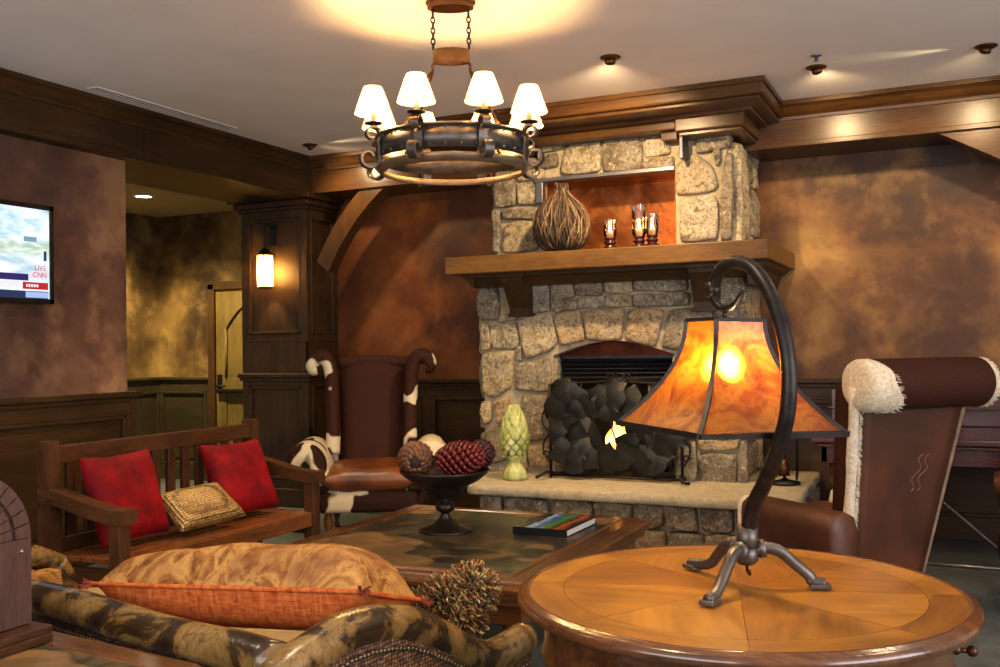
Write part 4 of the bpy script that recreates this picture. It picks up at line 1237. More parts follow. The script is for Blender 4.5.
# ------------------------------------------------------------------ ceiling fittings
def downlight(label, x, y, aim, group='adjustable spotlights in the ceiling'):
    t = thing('ceiling_spotlight', label, 'spotlight', (x, y, 3.0), group=group)
    m = MB(); m.lathe([(.03, .0), (.058, .0), (.06, -.006), (.05, -.012), (.03, -.012)], n=24); m.build('trim_ring', M_bronze, t)
    d = Vector(aim)-Vector((x, y, 3.0)); d.normalize()
    R_ = Vector((0, 0, -1)).rotation_difference(d).to_matrix().to_4x4()
    m = MB(); m.lathe([(.03, 0), (.032, -.03), (.027, -.032), (.025, -.02), (.002, -.02)], n=18, T=Matrix.Translation((0, 0, -.005)) @ R_); EY = m.build('eyeball', M_bronze, t)
    m = MB(); m.lathe([(.001, -.0215), (.024, -.0215)], n=16, T=Matrix.Translation((0, 0, -.005)) @ R_, caps=False); m.build('lens', M_lens, EY)
    return t
M_lens = m_emit('spot lens', '#ffe6bc', 25)
SPOTS = [('copper ceiling spotlight in front of the chimney crown', -1.76, 5.32, (-2.3, 6.6, 1.6)),
         ('copper ceiling spotlight beside the sprinkler right of the chimney', -.73, 6.09, (-.6, 7.4, 1.9)),
         ('copper ceiling spotlight at the right edge shining along the ceiling', .18, 6.11, (-.2, 7.4, 1.6)),
         ('copper ceiling spotlight in the corner above the dark column', -4.66, 6.45, (-4.2, 7.4, 1.9))]
for a in SPOTS: downlight(*a)
t = thing('sprinkler', 'small chrome fire sprinkler head beside a ceiling spotlight', 'sprinkler', (-.70, 5.84, 3.0))
m = MB(); m.lathe([(.03, 0), (.032, -.004), (.02, -.01), (.01, -.012)], n=18); m.build('escutcheon', M_steel, t)
m = MB(); m.lathe([(.008, -.01), (.008, -.03), (.016, -.032), (.016, -.035), (.004, -.037)], n=14); m.tube([(.01, 0, -.01), (.014, 0, -.022), (.008, 0, -.032)], .002, 5); m.build('nozzle', M_steel, t)
t = thing('passage_downlight', 'bright round recessed light in the ceiling of the side passage', 'ceiling light', (-6.9, 6.92, 2.83))
m = MB(); m.lathe([(.07, 0), (.10, 0), (.10, -.006), (.075, -.01), (.07, 0)], n=30, caps=False); m.build('trim_ring', M_ceiling, t)
m = MB(); m.lathe([(.001, -.004), (.074, -.004)], n=24, caps=False); m.build('lens', m_emit('passage lens', '#fff2cc', 14), t)
t = thing('air_vent', 'long thin white slot vent in the ceiling beside the left beam', 'vent', (-4.815, 5.06, 3.0))
m = MB(); m.b2((-.045, -.64, -.006), (-.03, .64, 0)).b2((.03, -.64, -.006), (.045, .64, 0)).b2((-.045, -.65, -.006), (.045, -.64, 0)).b2((-.045, .64, -.006), (.045, .65, 0)).b2((-.006, -.64, -.006), (.006, .64, 0)); m.build('frame', m_plain('white vent', '#d8d4d0', .5, var=.03), t)
m = MB(); m.b2((-.03, -.64, -.002), (.03, .64, 0)); m.build('slot', M_black, t)

# ------------------------------------------------------------------ hanging lantern on the column
t = thing('wall_lantern', 'glowing cylindrical glass lantern hanging on the dark column', 'lantern', (-5.43, 6.955, 2.0))
m = MB(); m.b2((-.03, -.012, .28), (.03, .0, .46), .006); m.tube(smooth_path([(0, -.01, .42), (0, -.06, .46), (0, -.105, .44), (0, -.115, .40)], 4), .006, 8)
m.build('bracket', M_black, t)
m = MB(); chain(m, (0, -.115, .40), (0, -.115, .25), .03, .003); m.build('chain', M_black, t)
m = MB(); m.lathe([(.004, .25), (.03, .235), (.06, .2), (.072, .19), (.072, .183), (.02, .183)], (0, -.115, 0), 20)
m.lathe([(.070, -.105), (.074, -.1), (.074, -.09), (.068, -.088), (.068, -.105), (.070, -.105)], (0, -.115, 0), 24, caps=False)
for k in range(4):
    a = k*PI/2+.5; m.tube([(.071*math.cos(a), -.115+.071*math.sin(a), -.1), (.071*math.cos(a), -.115+.071*math.sin(a), .19)], .004, 6)
m.build('lantern_frame', M_black, t)
m = MB(); m.lathe([(.066, -.095), (.066, .183)], (0, -.115, 0), 28, caps=False); m.build('glass', m_shade('seeded amber glass', '#ffe9b8', .8), t)
m = MB(); m.ball((0, -.115, .04), (.02, .02, .035), 12, 8); m.build('light_bulb', m_emit('lantern bulb', '#ffd080', 1100), t)

# ------------------------------------------------------------------ television
t = thing('television', 'wall mounted flat television showing a news picture', 'television', (-5.03, 3.75, 1.96))
m = MB()
ty0, ty1, tz0, tz1 = -.54, .54, -.30, .30
m.b2((-.05, ty0, tz0), (.01, ty1, tz1), .006); m.b2((.0, ty0, tz0), (.018, ty1, tz0+.03), .003).b2((.0, ty0, tz1-.03), (.018, ty1, tz1), .003).b2((.0, ty0, tz0), (.018, ty0+.03, tz1), .003).b2((.0, ty1-.03, tz0), (.018, ty1, tz1), .003)
m.b2((-.07, -.2, -.15), (-.04, .2, .15))
m.build('housing', m_plain('glossy black plastic', '#0c0c10', .2), t)
tt = NT('screen picture'); tt.base('#000000'); vv = tt.coords()
sp = tt.new('ShaderNodeSeparateXYZ'); tt.ln(vv, sp.inputs[0])
f1 = tt.noise(tt.coords((1, 2.2, 6)), 2.0, 4, .55)
sky = tt.ramp(f1, [(.35, '#8fb8cc'), (.55, '#d9e8ee'), (.7, '#ffffff')])
grn = tt.ramp(tt.noise(tt.coords((1, 3, 12)), 3, 4, .6), [(.4, '#cfdcd6'), (.62, '#9fb7a0')])
zf = tt.ramp(tt.math('ADD', tt.math('MULTIPLY', sp.outputs['Z'], 2.0), .5), [(.42, (0,0,0,1)), (.5, (1,1,1,1)), (.62, (1,1,1,1)), (.7, (0,0,0,1))])
c_ = tt.mix(zf, sky, grn)
tt.ln(c_, tt.b.inputs['Emission Color']); tt.set(Emission_Strength=.85, Roughness=.1)
m = MB(); m.b2((.009, ty0+.03, tz0+.03), (.0115, ty1-.03, tz1-.03)); SCR = m.build('screen', tt.mat, t)
def tvbar(name, col, y0, y1, z0, z1, e=.6, d=.0125):
    m = MB(); m.b2((.0115, y0, z0), (d, y1, z1)); return m.build(name, bpy.data.materials.get('tv '+col) or m_emit('tv '+col, col, e), SCR)
tvbar('caption_bar', '#30206a', ty0+.03, .36, -.165, -.125)
tvbar('caption_bar', '#f4f4fa', ty0+.03, .30, -.215, -.17)
tvbar('caption_bar', '#c8202c', .32, .50, -.215, -.172)
tvbar('caption_bar', '#20305a', ty0+.03, .50, -.27, -.225)
tvbar('caption_bar', '#a9c4f0', .34, .50, -.265, -.23, d=.013)
tvbar('logo_box', '#f2e8ee', .37, .505, -.155, -.102)
tvbar('picture_detail', '#7fa4b8', .33, .42, .07, .10)
tvbar('picture_detail', '#28405a', .47, .49, -.04, .02)
def text_on(parent, name, s_, size, loc, mat, rot=(PI/2, 0, PI/2)):
    cu = bpy.data.curves.new(name, 'FONT'); cu.body = s_; cu.size = size; cu.extrude = .0006; cu.align_x = 'CENTER'; cu.align_y = 'CENTER'
    o = bpy.data.objects.new(name, cu); C.objects.link(o)
    bpy.context.view_layer.update()
    me = bpy.data.meshes.new_from_object(o.evaluated_get(bpy.context.evaluated_depsgraph_get()))
    C.objects.unlink(o); bpy.data.objects.remove(o)
    ob = bpy.data.objects.new(name, me); C.objects.link(ob)
    me.materials.clear(); me.materials.append(mat)
    ob.location = loc; ob.rotation_euler = rot; ob.parent = parent
    return ob
M_tr = m_emit('tv red letters', '#d8203a', .6); M_tp = m_emit('tv pink letters', '#c03070', .6); M_tw = m_emit('tv white letters', '#ffffff', .7); M_td = m_emit('tv dark letters', '#222238', 1)
text_on(SCR, 'caption_text', 'LIVE', .046, (.0132, .445, -.085), M_tr)
text_on(SCR, 'caption_text', 'CNN', .044, (.0132, .44, -.128), M_tp)

def caption_marks(name, mat, y0, z, n, wmax, h, seed):
    random.seed(seed); m = MB(); y = y0
    for k in range(n):
        w_ = random.uniform(.4, 1)*wmax; m.b2((.0124, y, z-h/2), (.0129, y+w_, z+h/2)); y += w_+wmax*.45
    return m.build(name, mat, SCR)
caption_marks('caption_line', M_td, .02, -.108, 9, .014, .012, 1)
caption_marks('caption_line', M_td, -.14, -.193, 11, .022, .014, 2)
caption_marks('caption_line', M_tw, .345, -.193, 5, .016, .016, 3)

# ------------------------------------------------------------------ armchairs
M_hideb = m_hide('brown cowhide', '#2c140c', '#cfc2a4', .60, 2.6, 2.0)
M_hidew = m_hide('white cowhide', '#2c140c', '#cfc2a4', .47, 3.4, 5.0)
M_hided = m_hide('dark cowhide', '#3a1c11', '#cfc2a4', .66, 2.6, 8.0)
M_tanlea = m_leather('tan leather', '#3e1d0c', '#78421d', .34)
M_brlea = m_leather('brown leather', '#2a1309', '#542b15', .5, 2.2)
M_dkwood = W['cofz']

def arm_section(s, n=10):
    """front outline of a rolled arm: rises from the seat, rolls outward (x = s*..)"""
    mid = [(.36, .34), (.375, .46), (.40, .56), (.45, .625), (.515, .64), (.575, .61), (.605, .55), (.595, .49)]
    mid = smooth_path([(x, 0, z) for x, z in mid], 3)
    ths = .062; a = []; b = []
    for i, p in enumerate(mid):
        q = mid[min(i+1, len(mid)-1)]-mid[max(i-1, 0)]; q.normalize()
        nn = Vector((-q.z, 0, q.x)); w = ths*(1 if i < len(mid)-3 else (len(mid)-i)/3.2)
        a.append(p+nn*w); b.append(p-nn*w)
    e = mid[-1]+ (mid[-1]-mid[-2]).normalized()*.03
    return [(s*p.x, p.z) for p in a]+[(s*e.x, e.z)]+[(s*p.x, p.z) for p in b[::-1]]

def bulge_extrude(m, poly, y0, y1, rise=0.0):
    cx = sum(p[0] for p in poly)/len(poly); cz = sum(p[1] for p in poly)/len(poly)
    rings = []
    for t_, k in ((0, .86), (.02, .95), (.06, 1), (.5, 1), (.94, 1), (.98, .95), (1, .86)):
        y = y0+(y1-y0)*t_
        rings.append([(cx+(p[0]-cx)*k, y, cz+(p[1]-cz)*k+rise*t_) for p in poly])
    m.loft(rings)

def armchair_front(loc, rz):
    t = thing('armchair', 'winged cowhide armchair with tan leather seat between column and fireplace', 'armchair', loc, rz)
    m = MB(); m.b2((-.40, -.40, .20), (.40, .36, .36), .03); o = m.build('seat_frame', M_hideb, t)
    m = MB()
    pillow_mesh(m, .80, .82, .22, Matrix.Translation((0, -.06, .43)), 18, .02, .02, 3); m.build('seat_cushion', M_tanlea, t, weld=True, sub=1)
    m = MB(); rings = []
    for k in range(9):
        q = k/8; z = .36+.90*q; y = .24+.14*q; w = .285+.02*q
        rings.append([(x*w, y+dy-(.03*(1-x*x) if dy < .05 else 0), z) for x, dy in ((-1, 0), (-.6, 0), (-.2, 0), (.2, 0), (.6, 0), (1, 0), (1, .12), (0, .13), (-1, .12))])
    m.loft(rings); m.build('back', M_hided, t)
    m = MB(); P = smooth_path([(0-.3, .39, 1.25), (-.1, .40, 1.26), (.1, .40, 1.26), (.3, .39, 1.25)], 4); m.tube(P, .05, 14); m.build('head_roll', M_hided, t)
    for s in (-1, 1):
        m = MB()
        P = [(s*.33, .06, .58), (s*.325, .09, .75), (s*.33, .12, .92), (s*.335, .14, 1.08), (s*.345, .15, 1.20), (s*.375, .15, 1.275), (s*.42, .15, 1.30), (s*.47, .15, 1.29), (s*.50, .15, 1.25), (s*.495, .15, 1.215), (s*.465, .15, 1.215)]
        P = smooth_path(P, 4); n = len(P)
        rings = []
        m.tube(P, [.064 if i < n*.8 else .064-.02*(i-n*.8)/(n*.2) for i in range(n)], 14, up=(0, 1, 0), ell=(1.15, .95))
        vs = []
        rings = []
        for k in range(7):
            q = k/6; z = .52+.74*q
            rings.append([(s*(.30+.02*q), .10+.06*q, z), (s*(.36+.01*q), .10+.06*q, z), (s*(.36+.01*q), .36+.06*q, z), (s*(.30+.02*q), .36+.06*q, z)])
        m.loft(rings); m.build('wing', m_hide('wing cowhide %d' % s, '#36190f', '#cfc2a4', .57, 2.8, 3.0 if s < 0 else 6.2), t)
        m = MB(); bulge_extrude(m, arm_section(s), -.42, .24)
        m.build('arm', M_hidew, t)
        m = MB(); m.b2((s*.33-.05, -.36, .22), (s*.33+.09*s+.03, .3, .42), .02); m.build('arm_base', M_hideb, t)
    for x in (-.33, .33):
        for y in (-.33, .30):
            m = MB(); m.lathe([(.022, 0), (.03, .02), (.02, .05), (.035, .10), (.04, .14), (.03, .19), (.045, .21)], (x, y, 0), 16); m.build('leg', M_dkwood, t)
    return t
armchair_front((-3.96, 6.2, 0), .50).scale = (.88, .9, 1)

def armchair_back(loc, rz):
    t = thing('armchair', 'leather and cowhide armchair seen from behind beyond the round table', 'armchair', loc, rz)
    m = MB(); m.b2((-.24, -.22, .20), (.36, .34, .37), .03); m.build('seat_frame', M_brlea, t)
    m = MB(); pillow_mesh(m, .50, .6, .20, Matrix.Translation((.06, .06, .42)), 16, .02, .02, 3); m.build('seat_cushion', M_tanlea, t, weld=True, sub=1)
    def back_ring(z, yo, th, k=1.0):
        q = (z-.15)/1.05; w = (.215+.135*q**1.0)*k; y = .34+.22*q+yo
        n = 9
        return [(-w+2*w*i/n, y, z) for i in range(n+1)]+[(w-2*w*i/n, y-th, z) for i in range(n+1)]
    m = MB(); m.loft([back_ring(.15+1.02*k/10, 0, .13) for k in range(11)]); m.build('back', M_hided, t)
    m = MB(); m.loft([back_ring(.16+1.0*k/10, .02, .02, .93) for k in range(11)])
    OUTB = m.build('outer_back', M_brlea, t)
    # scratch marks on the leather
    m = MB()
    for x0 in (-.10, -.14):
        P = []
        for i in range(12):
            z = .82-.18*i/11; q = (z-.15)/1.05
            P.append((x0+.018*math.sin(i*1.1)+.05*i/11, .34+.22*q+.0205, z))
        m.tube(P, .0016, 4)
    m.build('scratch', m_plain('pale scratch', '#8a6248', .8), OUTB)
    for s in (-1, 1):
        m = MB(); P = []
        for k in range(13):
            z = .15+1.0*k/12; q = (z-.15)/1.05
            P.append((s*(.215+.135*q+.004+(.03*(1-q)**2 if s > 0 else 0)), .34+.22*q-.0, z))
        if s > 0:
            rings = []
            random.seed(2)
            m.tube(P, [.026+.003*math.sin(i*1.7) for i in range(13)], 12, ell=(1.1, 1.0))
            # fringe of hair along the strip
            for k in range(260):
                q = random.random(); i = min(11, int(q*12)); p = Vector(P[i]).lerp(Vector(P[i+1]), q*12-i)
                a = p+Vector((-.01, .026, random.uniform(-.01, .01))); b_ = a+Vector((-random.uniform(.006, .018), .004, -random.uniform(.01, .025)))
                m.tube([a, b_], [.003, .0006], 4)
            m.build('hide_edge', M_white_fur, t)
        else:
            m.tube(P, .014, 10); m.build('hide_edge', m_plain('pale hide piping', '#7a6250', .8), t)
    m = MB(); L_ = .385
    P = [(-L_, .575, 1.155), (-L_*.5, .575, 1.158), (0, .575, 1.158), (L_*.5, .575, 1.158), (L_*.82, .575, 1.156)]
    P = smooth_path(P, 5)
    rr = [.118+.004*noise.noise(Vector((i*.8, 0, 0))) for i in range(len(P))]; rr[0] = .1
    m.tube(P, rr, 26); HR = m.build('head_roll', M_hided, t)
    m = MB(); rings = []
    for q in range(13):
        f_ = q/12; r = .1215 if f_ < .7 else .1215*math.sqrt(max(.02, 1-((f_-.7)/.3)**2*.55))
        ring = []
        for k in range(28):
            a = 2*PI*k/28
            x0 = L_*(.60+.15*math.cos(a)) + .012*math.sin(a*5)   # ragged inner edge, reaching further along underneath
            ring.append((x0+(L_*.95-x0)*f_, .575+r*math.sin(a), 1.155+r*math.cos(a)))
        rings.append(ring)
    m.loft(rings)
    random.seed(8)
    for k in range(420):
        a = random.uniform(0, 2*PI); r = .119; x = min(L_*.85, L_*(.60+.15*math.sin(a))+random.uniform(-.012, .10))
        p = Vector((x, .575+r*math.cos(a), 1.154+r*math.sin(a))); d = Vector((random.uniform(-.03, -.012), .003*math.cos(a), .003*math.sin(a)-.006))
        m.tube([p, p+d], [.0025, .0005], 4)
    m.build('fur_cuff', M_white_fur, HR)
    m = MB(); m.lathe([(.02, 0), (.09, .004), (.112, .0), (.118, -.02)], n=26, T=Matrix.Translation((-L_-.012, .575, 1.155)) @ Matrix.Rotation(-PI/2, 4, 'Y'))
    for k in range(500):
        a = random.uniform(0, 2*PI); r = .117*random.uniform(.75, 1)**.5
        p = Vector((-L_-.005, .575+r*math.cos(a), 1.155+r*math.sin(a))); m.tube([p, p+Vector((-.014, .004*math.cos(a), .004*math.sin(a)-.004))], [.0025, .0005], 4)
    m.build('fur_cuff', M_white_fur, HR)
    for s in (-1, 1):
        m = MB()
        rings = []
        poly = [(.30, .20), (.44, .20), (.455, .32), (.46, .49), (.455, .545), (.42, .575), (.36, .58), (.31, .56), (.295, .51), (.30, .4)]
        if s < 0: poly = [(x-.16, z) for x, z in poly]
        bulge_extrude(m, [(s*x, z) for x, z in poly], -.17, .50 if s > 0 else .30)
        AR = m.build('arm', M_brlea, t)
        cx_ = .378 if s > 0 else .218
        m = MB(); m.loft([[(s*(cx_+(x-cx_)*k), y, .40+(z-.40)*k) for x, z in poly] for y, k in ((-.162, .90), (-.186, .98), (-.192, .9), (-.194, .4))])
        m.build('arm_front', M_hidew if s < 0 else M_white_fur, AR)
    for x in (-.20, .30):
        for y in (-.18, .28):
            m = MB(); m.lathe([(.022, 0), (.03, .02), (.02, .05), (.035, .10), (.04, .14), (.03, .19), (.045, .21)], (x, y, 0), 16); m.build('leg', M_dkwood, t)
    return t
armchair_back((-.15-.6*.743, 4.9+.6*.669, 0), math.radians(-132))

# ------------------------------------------------------------------ sofa
tk = NT('crackled leather'); vv = tk.coords()
vo = tk.new('ShaderNodeTexVoronoi', feature='DISTANCE_TO_EDGE'); vo.inputs['Scale'].default_value = 34
nv = tk.new('ShaderNodeTexNoise'); nv.inputs['Scale'].default_value = 9; tk.ln(vv, nv.inputs['Vector'])
tk.ln(tk.mix(.12, vv, nv.outputs['Color']), vo.inputs['Vector'])
f1 = tk.noise(vv, 5.5, 6, .62, .9); f2 = tk.noise(vv, 20, 4, .6)
a = tk.ramp(f1, [(.36, '#19100a'), (.47, '#33230f'), (.52, '#6a5026'), (.62, '#86683a'), (.7, '#40301a')])
a = tk.mix(tk.ramp(vo.outputs['Distance'], [(0, (.55,.55,.55,1)), (.045, (0,0,0,1))]), a, '#2a1c0e')
tk.base(a); tk.set(Roughness=.27, Specular_IOR_Level=.55); tk.bump(tk.math('ADD', f2, vo.outputs['Distance']), .2, .004)
M_crack = tk.mat
tw_ = NT('woven cord fabric'); vv = tw_.coords((1, 1, 1))
ck = tw_.new('ShaderNodeTexVoronoi'); ck.inputs['Scale'].default_value = 95; ck.inputs['Randomness'].default_value = .35; tw_.ln(vv, ck.inputs['Vector'])
tw_.base(tw_.ramp(ck.outputs['Distance'], [(.1, '#a57f4c'), (.4, '#6a4426'), (.65, '#24140c')])); tw_.set(Roughness=.7)
tw_.bump(tw_.math('MULTIPLY', ck.outputs['Distance'], -1), .7, .008)
M_woven = tw_.mat
td = NT('gold damask'); vv = td.coords()
f1 = td.noise(vv, 8, 4, .6, 2.2); f2 = td.noise(vv, 30, 4, .6); f3 = td.noise(vv, 5, 2, .5)
a = td.ramp(f1, [(.36, '#5c2e10'), (.46, '#8a5a24'), (.52, '#b0844a'), (.62, '#8c5e2a'), (.7, '#6a3a1a')])
a = td.mix(td.ramp(f3, [(.55, (0,0,0,1)), (.68, (.6,.6,.6,1))]), a, '#5e2416')
a = td.mix(.2, a, td.ramp(f2, [(.4, '#5c2c10'), (.6, '#b8843c')]))
td.base(a); td.set(Roughness=.65, Specular_IOR_Level=.25); td.bump(f2, .25, .004)
M_damask = td.mat
to = NT('ribbed orange fabric'); vv = to.coords((55, 10, 10)); f1 = to.noise(vv, 1.5, 3, .6); f2 = to.noise(to.coords((16, 4, 60)), 2, 3, .6)
to.base(to.mix(.5, to.ramp(f1, [(.3, '#7c2c10'), (.5, '#b4521e'), (.7, '#cf7a38')]), to.ramp(f2, [(.35, '#8c3414'), (.65, '#c8743a')])))
to.set(Roughness=.85, Specular_IOR_Level=.15); to.bump(f1, .5, .005)
M_orange = to.mat

SA = math.atan2(-.202, .979)
SF = thing('sofa', 'cracked gold leather sofa with nailhead trim seen from behind', 'sofa', (-1.39, 1.83, 0), SA)
# local frame: -x along the back, +y along the arm
armp = [(0, .632), (.09, .655), (.15, .667), (.22, .668), (.29, .66), (.365, .643), (.44, .61), (.52, .567), (.61, .513), (.70, .468), (.79, .458), (.90, .470)]
rad = .05
BL = -2.12
m = MB()
P = [(BL+.02, 0, .63)]+[(BL+.15*i, 0, .63+.005*math.sin(i)) for i in range(1, 14)]+[(-.03, 0, .63)]
P = smooth_path(P, 2); m.tube(P, [rad*(1+.05*noise.noise(Vector((i*.35, 1, 0)))) for i in range(len(P))], 20); m.build('back_roll', M_crack, SF)
m = MB(); P = smooth_path([(0, -.05, .61)]+[(0, y, z) for y, z in armp], 3); m.tube(P, [rad*(1+.06*noise.noise(Vector((i*.3, 4, 0)))) for i in range(len(P))], 20); 
m.ball((0, .905, .470), (rad, .04, rad), 16, 10); m.build('arm_roll', M_crack, SF)
armL = [(0, .61), (.12, .632), (.25, .63), (.38, .60), (.5, .55), (.60, .50)]
m = MB(); P = smooth_path([(BL, y, z) for y, z in armL], 4); m.tube(P, rad, 18); m.ball((BL, .60, .5), (rad, .05, rad), 14, 8)
m.tube(smooth_path([(BL, .60, .50), (BL, .65, .40), (BL, .67, .26), (BL, .66, .1)], 4), .055, 14)
m.build('arm_roll', M_crack, SF)
# outer panels
m = MB(); m.b2((BL+.02, -.025, .10), (.0, .025, .61)); OB = m.build('outer_back', M_woven, SF)
def side_panel(x, prof, name):
    m = MB(); poly = [(prof[0][0]-.02, .10)]+[(y, z-.02) for y, z in prof]+[(prof[-1][0], .10)]
    m.prism(poly, x-.025, x+.025, 'x'); return m.build(name, M_woven, SF)
OA = side_panel(.012, armp, 'outer_arm'); side_panel(BL, armL, 'outer_arm')
m = MB(); m.b2((BL+.05, .035, .34), (BL+.055+.08, .56, .50)); 
m.prism([(.06, .3)]+[(y, z-.05) for y, z in armL]+[(.60, .3)], BL+.03, BL+.07, 'x'); m.build('inner_arm', M_damask, SF)
# leather band and nailheads below the rolls
m = MB()
x = BL+.05
while x < -.02:
    m.ball((x, -.028, .572), .0075, 8, 5); x += .0165
M_nail = m_plain('dull nailheads', '#6a5c48', .35, .9)
m.build('nailhead_trim', M_nail, OB)
m = MB()
for i in range(len(armp)-1):
    p, q = armp[i], armp[i+1]; L_ = math.dist(p, q); k = 0
    n_ = max(2, round(L_/.0155))
    for k in range(n_): m.ball((.040, p[0]+(q[0]-p[0])*k/n_, p[1]+(q[1]-p[1])*k/n_-.056), .007, 8, 5)
m.build('nailhead_trim', M_nail, OA)
m = MB(); m.b2((BL+.05, .03, .12), (-.03, .82, .30), .03); m.build('seat_base', M_woven, SF)
m = MB(); pillow_mesh(m, 1.02, .80, .20, Matrix.Translation((-.58, .46, .33)), 18, .02, .015, 4); m.build('seat_cushion', m_plain('tan seat fabric', '#9c8458', .85), SF, weld=True, sub=1)
m = MB(); pillow_mesh(m, 1.02, .80, .20, Matrix.Translation((-1.60, .46, .33)), 18, .02, .015, 7); m.build('seat_cushion', bpy.data.materials['tan seat fabric'], SF, weld=True, sub=1)
m = MB(); m.lathe([(.03, 0), (.04, .03), (.03, .06), (.05, .10), (.05, .13)], (.0, .86, 0), 16); m.build('foot', M_dkwood, SF)
m = MB(); m.lathe([(.03, 0), (.04, .03), (.03, .06), (.05, .10), (.05, .13)], (-.02, .04, 0), 16); m.build('foot', M_dkwood, SF)
m = MB(); m.lathe([(.03, 0), (.04, .03), (.03, .06), (.05, .10), (.05, .13)], (BL+.05, .04, 0), 16); m.build('foot', M_dkwood, SF)
m = MB(); m.lathe([(.03, 0), (.04, .03), (.03, .06), (.05, .10), (.05, .13)], (BL, .64, 0), 16); m.build('foot', M_dkwood, SF)

# large orange pillow on the sofa
T0 = Matrix.Translation((-1.39, 1.83, 0)) @ Matrix.Rotation(SA, 4, 'Z')
pc = T0 @ Vector((-.53, .33, .66))
t = thing('pillow', 'large orange pillow with gold damask top lying along the sofa back', 'pillow', pc, SA+.26)
def box_pillow(w, d, h, zs, name, mat, top):
    m = MB(); n = 26; nn = 12; vs = []; fs = []
    for i in range(n+1):
        for j in range(nn+1):
            u = -1+2*i/n; v_ = -1+2*j/nn
            e = ((1-u**6)*(1-v_**4))
            e = max(0, e)**.5
            x = u*w/2*(1-.05*(1-v_*v_)); y = v_*d/2*(1-.04*(1-u*u))
            wr = .014*noise.noise(Vector((x*7, y*9, 2)))+.008*noise.noise(Vector((x*20, y*12, 5)))
            vs.append((x, y, zs+(h*e*(1+ .10*math.sin(u*2.2+.4)) + wr*e if top else -h*e)))
    for i in range(n):
        for j in range(nn):
            q = i*(nn+1)+j; f = (q, q+nn+1, q+nn+2, q+1); fs.append(f if top else f[::-1])
    m.add(vs, fs, None, True); return m.build(name, mat, t, sub=1)
R0 = Matrix.Rotation(math.radians(-14), 4, 'X')
a1 = box_pillow(.90, .34, .125, .0, 'damask_top', M_damask, True)
a2 = box_pillow(.90, .34, .10, .0, 'ribbed_underside', M_orange, False)
m = MB(); P = []
for i in range(88):
    q = i/22; sd = int(q); f = -1+2*(q-sd)
    u_, v_ = ((f, -1), (1, f), (-f, 1), (-1, -f))[sd]
    P.append((u_*.45*(1-.05*(1-v_*v_)), v_*.17*(1-.04*(1-u_*u_)), 0))
m.tube(P, .007, 6, closed=True); a3 = m.build('piping', M_orange, a1)
for i, (x, y) in enumerate(((-.45, -.17), (.45, -.17), (.45, .17), (-.45, .17))):
    m = MB(); random.seed(i)
    for k in range(26):
        a = random.uniform(0, 2*PI); d = Vector((math.copysign(1, x)*.5, math.copysign(1, y)*.35, 0))*random.uniform(.02, .055)+Vector((.014*math.cos(a), .014*math.sin(a), .014*math.sin(a*2)))
        m.tube([(x*.98, y*.98, 0), (x*.98+d.x, y*.98+d.y, d.z)], .0028, 4)
    m.build('corner_tuft', bpy.data.materials.get('rust tuft') or m_plain('rust tuft', '#7a3018', .9, var=.4), a1)
t.rotation_euler = (math.radians(-17), math.radians(-3), SA+.26)

# fringed tassel pillow
tc_ = T0 @ Vector((-.20, .82, .525))
t = thing('tassel_pillow', 'shaggy looped fringe pillow lying against the sofa arm', 'pillow', tc_, SA)
m = MB(); pillow_mesh(m, .16, .17, .08, Matrix.Translation((0, 0, .045)) @ Matrix.Rotation(1.0, 4, 'X') @ Matrix.Rotation(.35, 4, 'Z'), 12, .08, .01, 2); m.build('pillow_core', m_plain('brown pillow core', '#4a3018', .9), t, weld=True)
fr = NT('mixed fringe'); g = fr.new('ShaderNodeNewGeometry')
fr.base(fr.ramp(g.outputs['Random Per Island'], [(0, '#6a4826'), (.18, '#9c7844'), (.36, '#463c26'), (.5, '#a88a54'), (.62, '#6e3018'), (.72, '#7a5a2e'), (.86, '#565a42'), (.94, '#c0ac80')], 'CONSTANT')); fr.set(Roughness=.8)
m = MB(); random.seed(14)
def frond(c, d, L, n, spread):
    for k in range(n):
        v_ = Vector((random.gauss(0, 1), random.gauss(0, 1), random.gauss(0, 1))).normalized()
        v_ = (Vector(d)+v_*spread).normalized()
        p = Vector(c)+Vector((random.uniform(-.02, .02),)*1+(random.uniform(-.02, .02), random.uniform(-.02, .02)))
        e = p+v_*L*random.uniform(.7, 1.1); mid = p.lerp(e, .5)+Vector((0, 0, .01))
        m.tube([p, mid, e, e+Vector((random.uniform(-.008, .008), random.uniform(-.008, .008), -.008))], [.003, .0036, .0034, .002], 4)
def shag(c, r, n, L):
    for k in range(n):
        d = Vector((random.gauss(0, 1), random.gauss(0, 1), random.gauss(0, 1))).normalized()
        p = Vector(c)+Vector((d.x*r[0], d.y*r[1], d.z*r[2])); j = Vector((random.gauss(0, 1), random.gauss(0, 1), random.gauss(0, 1)))*.35
        e = p+(d+j).normalized()*L*random.uniform(.6, 1.1); s_ = d.cross(Vector((random.random(), random.random(), random.random()))).normalized()*.007
        m.tube([p-s_, e-s_*.7, e+d*.004, e+s_*.7, p+s_], .0027, 4)
shag((.05, .03, .085), (.066, .055, .06), 620, .030)
shag((-.02, -.01, .06), (.06, .05, .05), 420, .028)
shag((-.09, -.03, .03), (.05, .045, .035), 320, .024)
shag((.045, -.0, .01), (.055, .045, .05), 320, .028)
o = m.build('looped_fringe', fr.mat, t); o['kind'] = 'stuff'

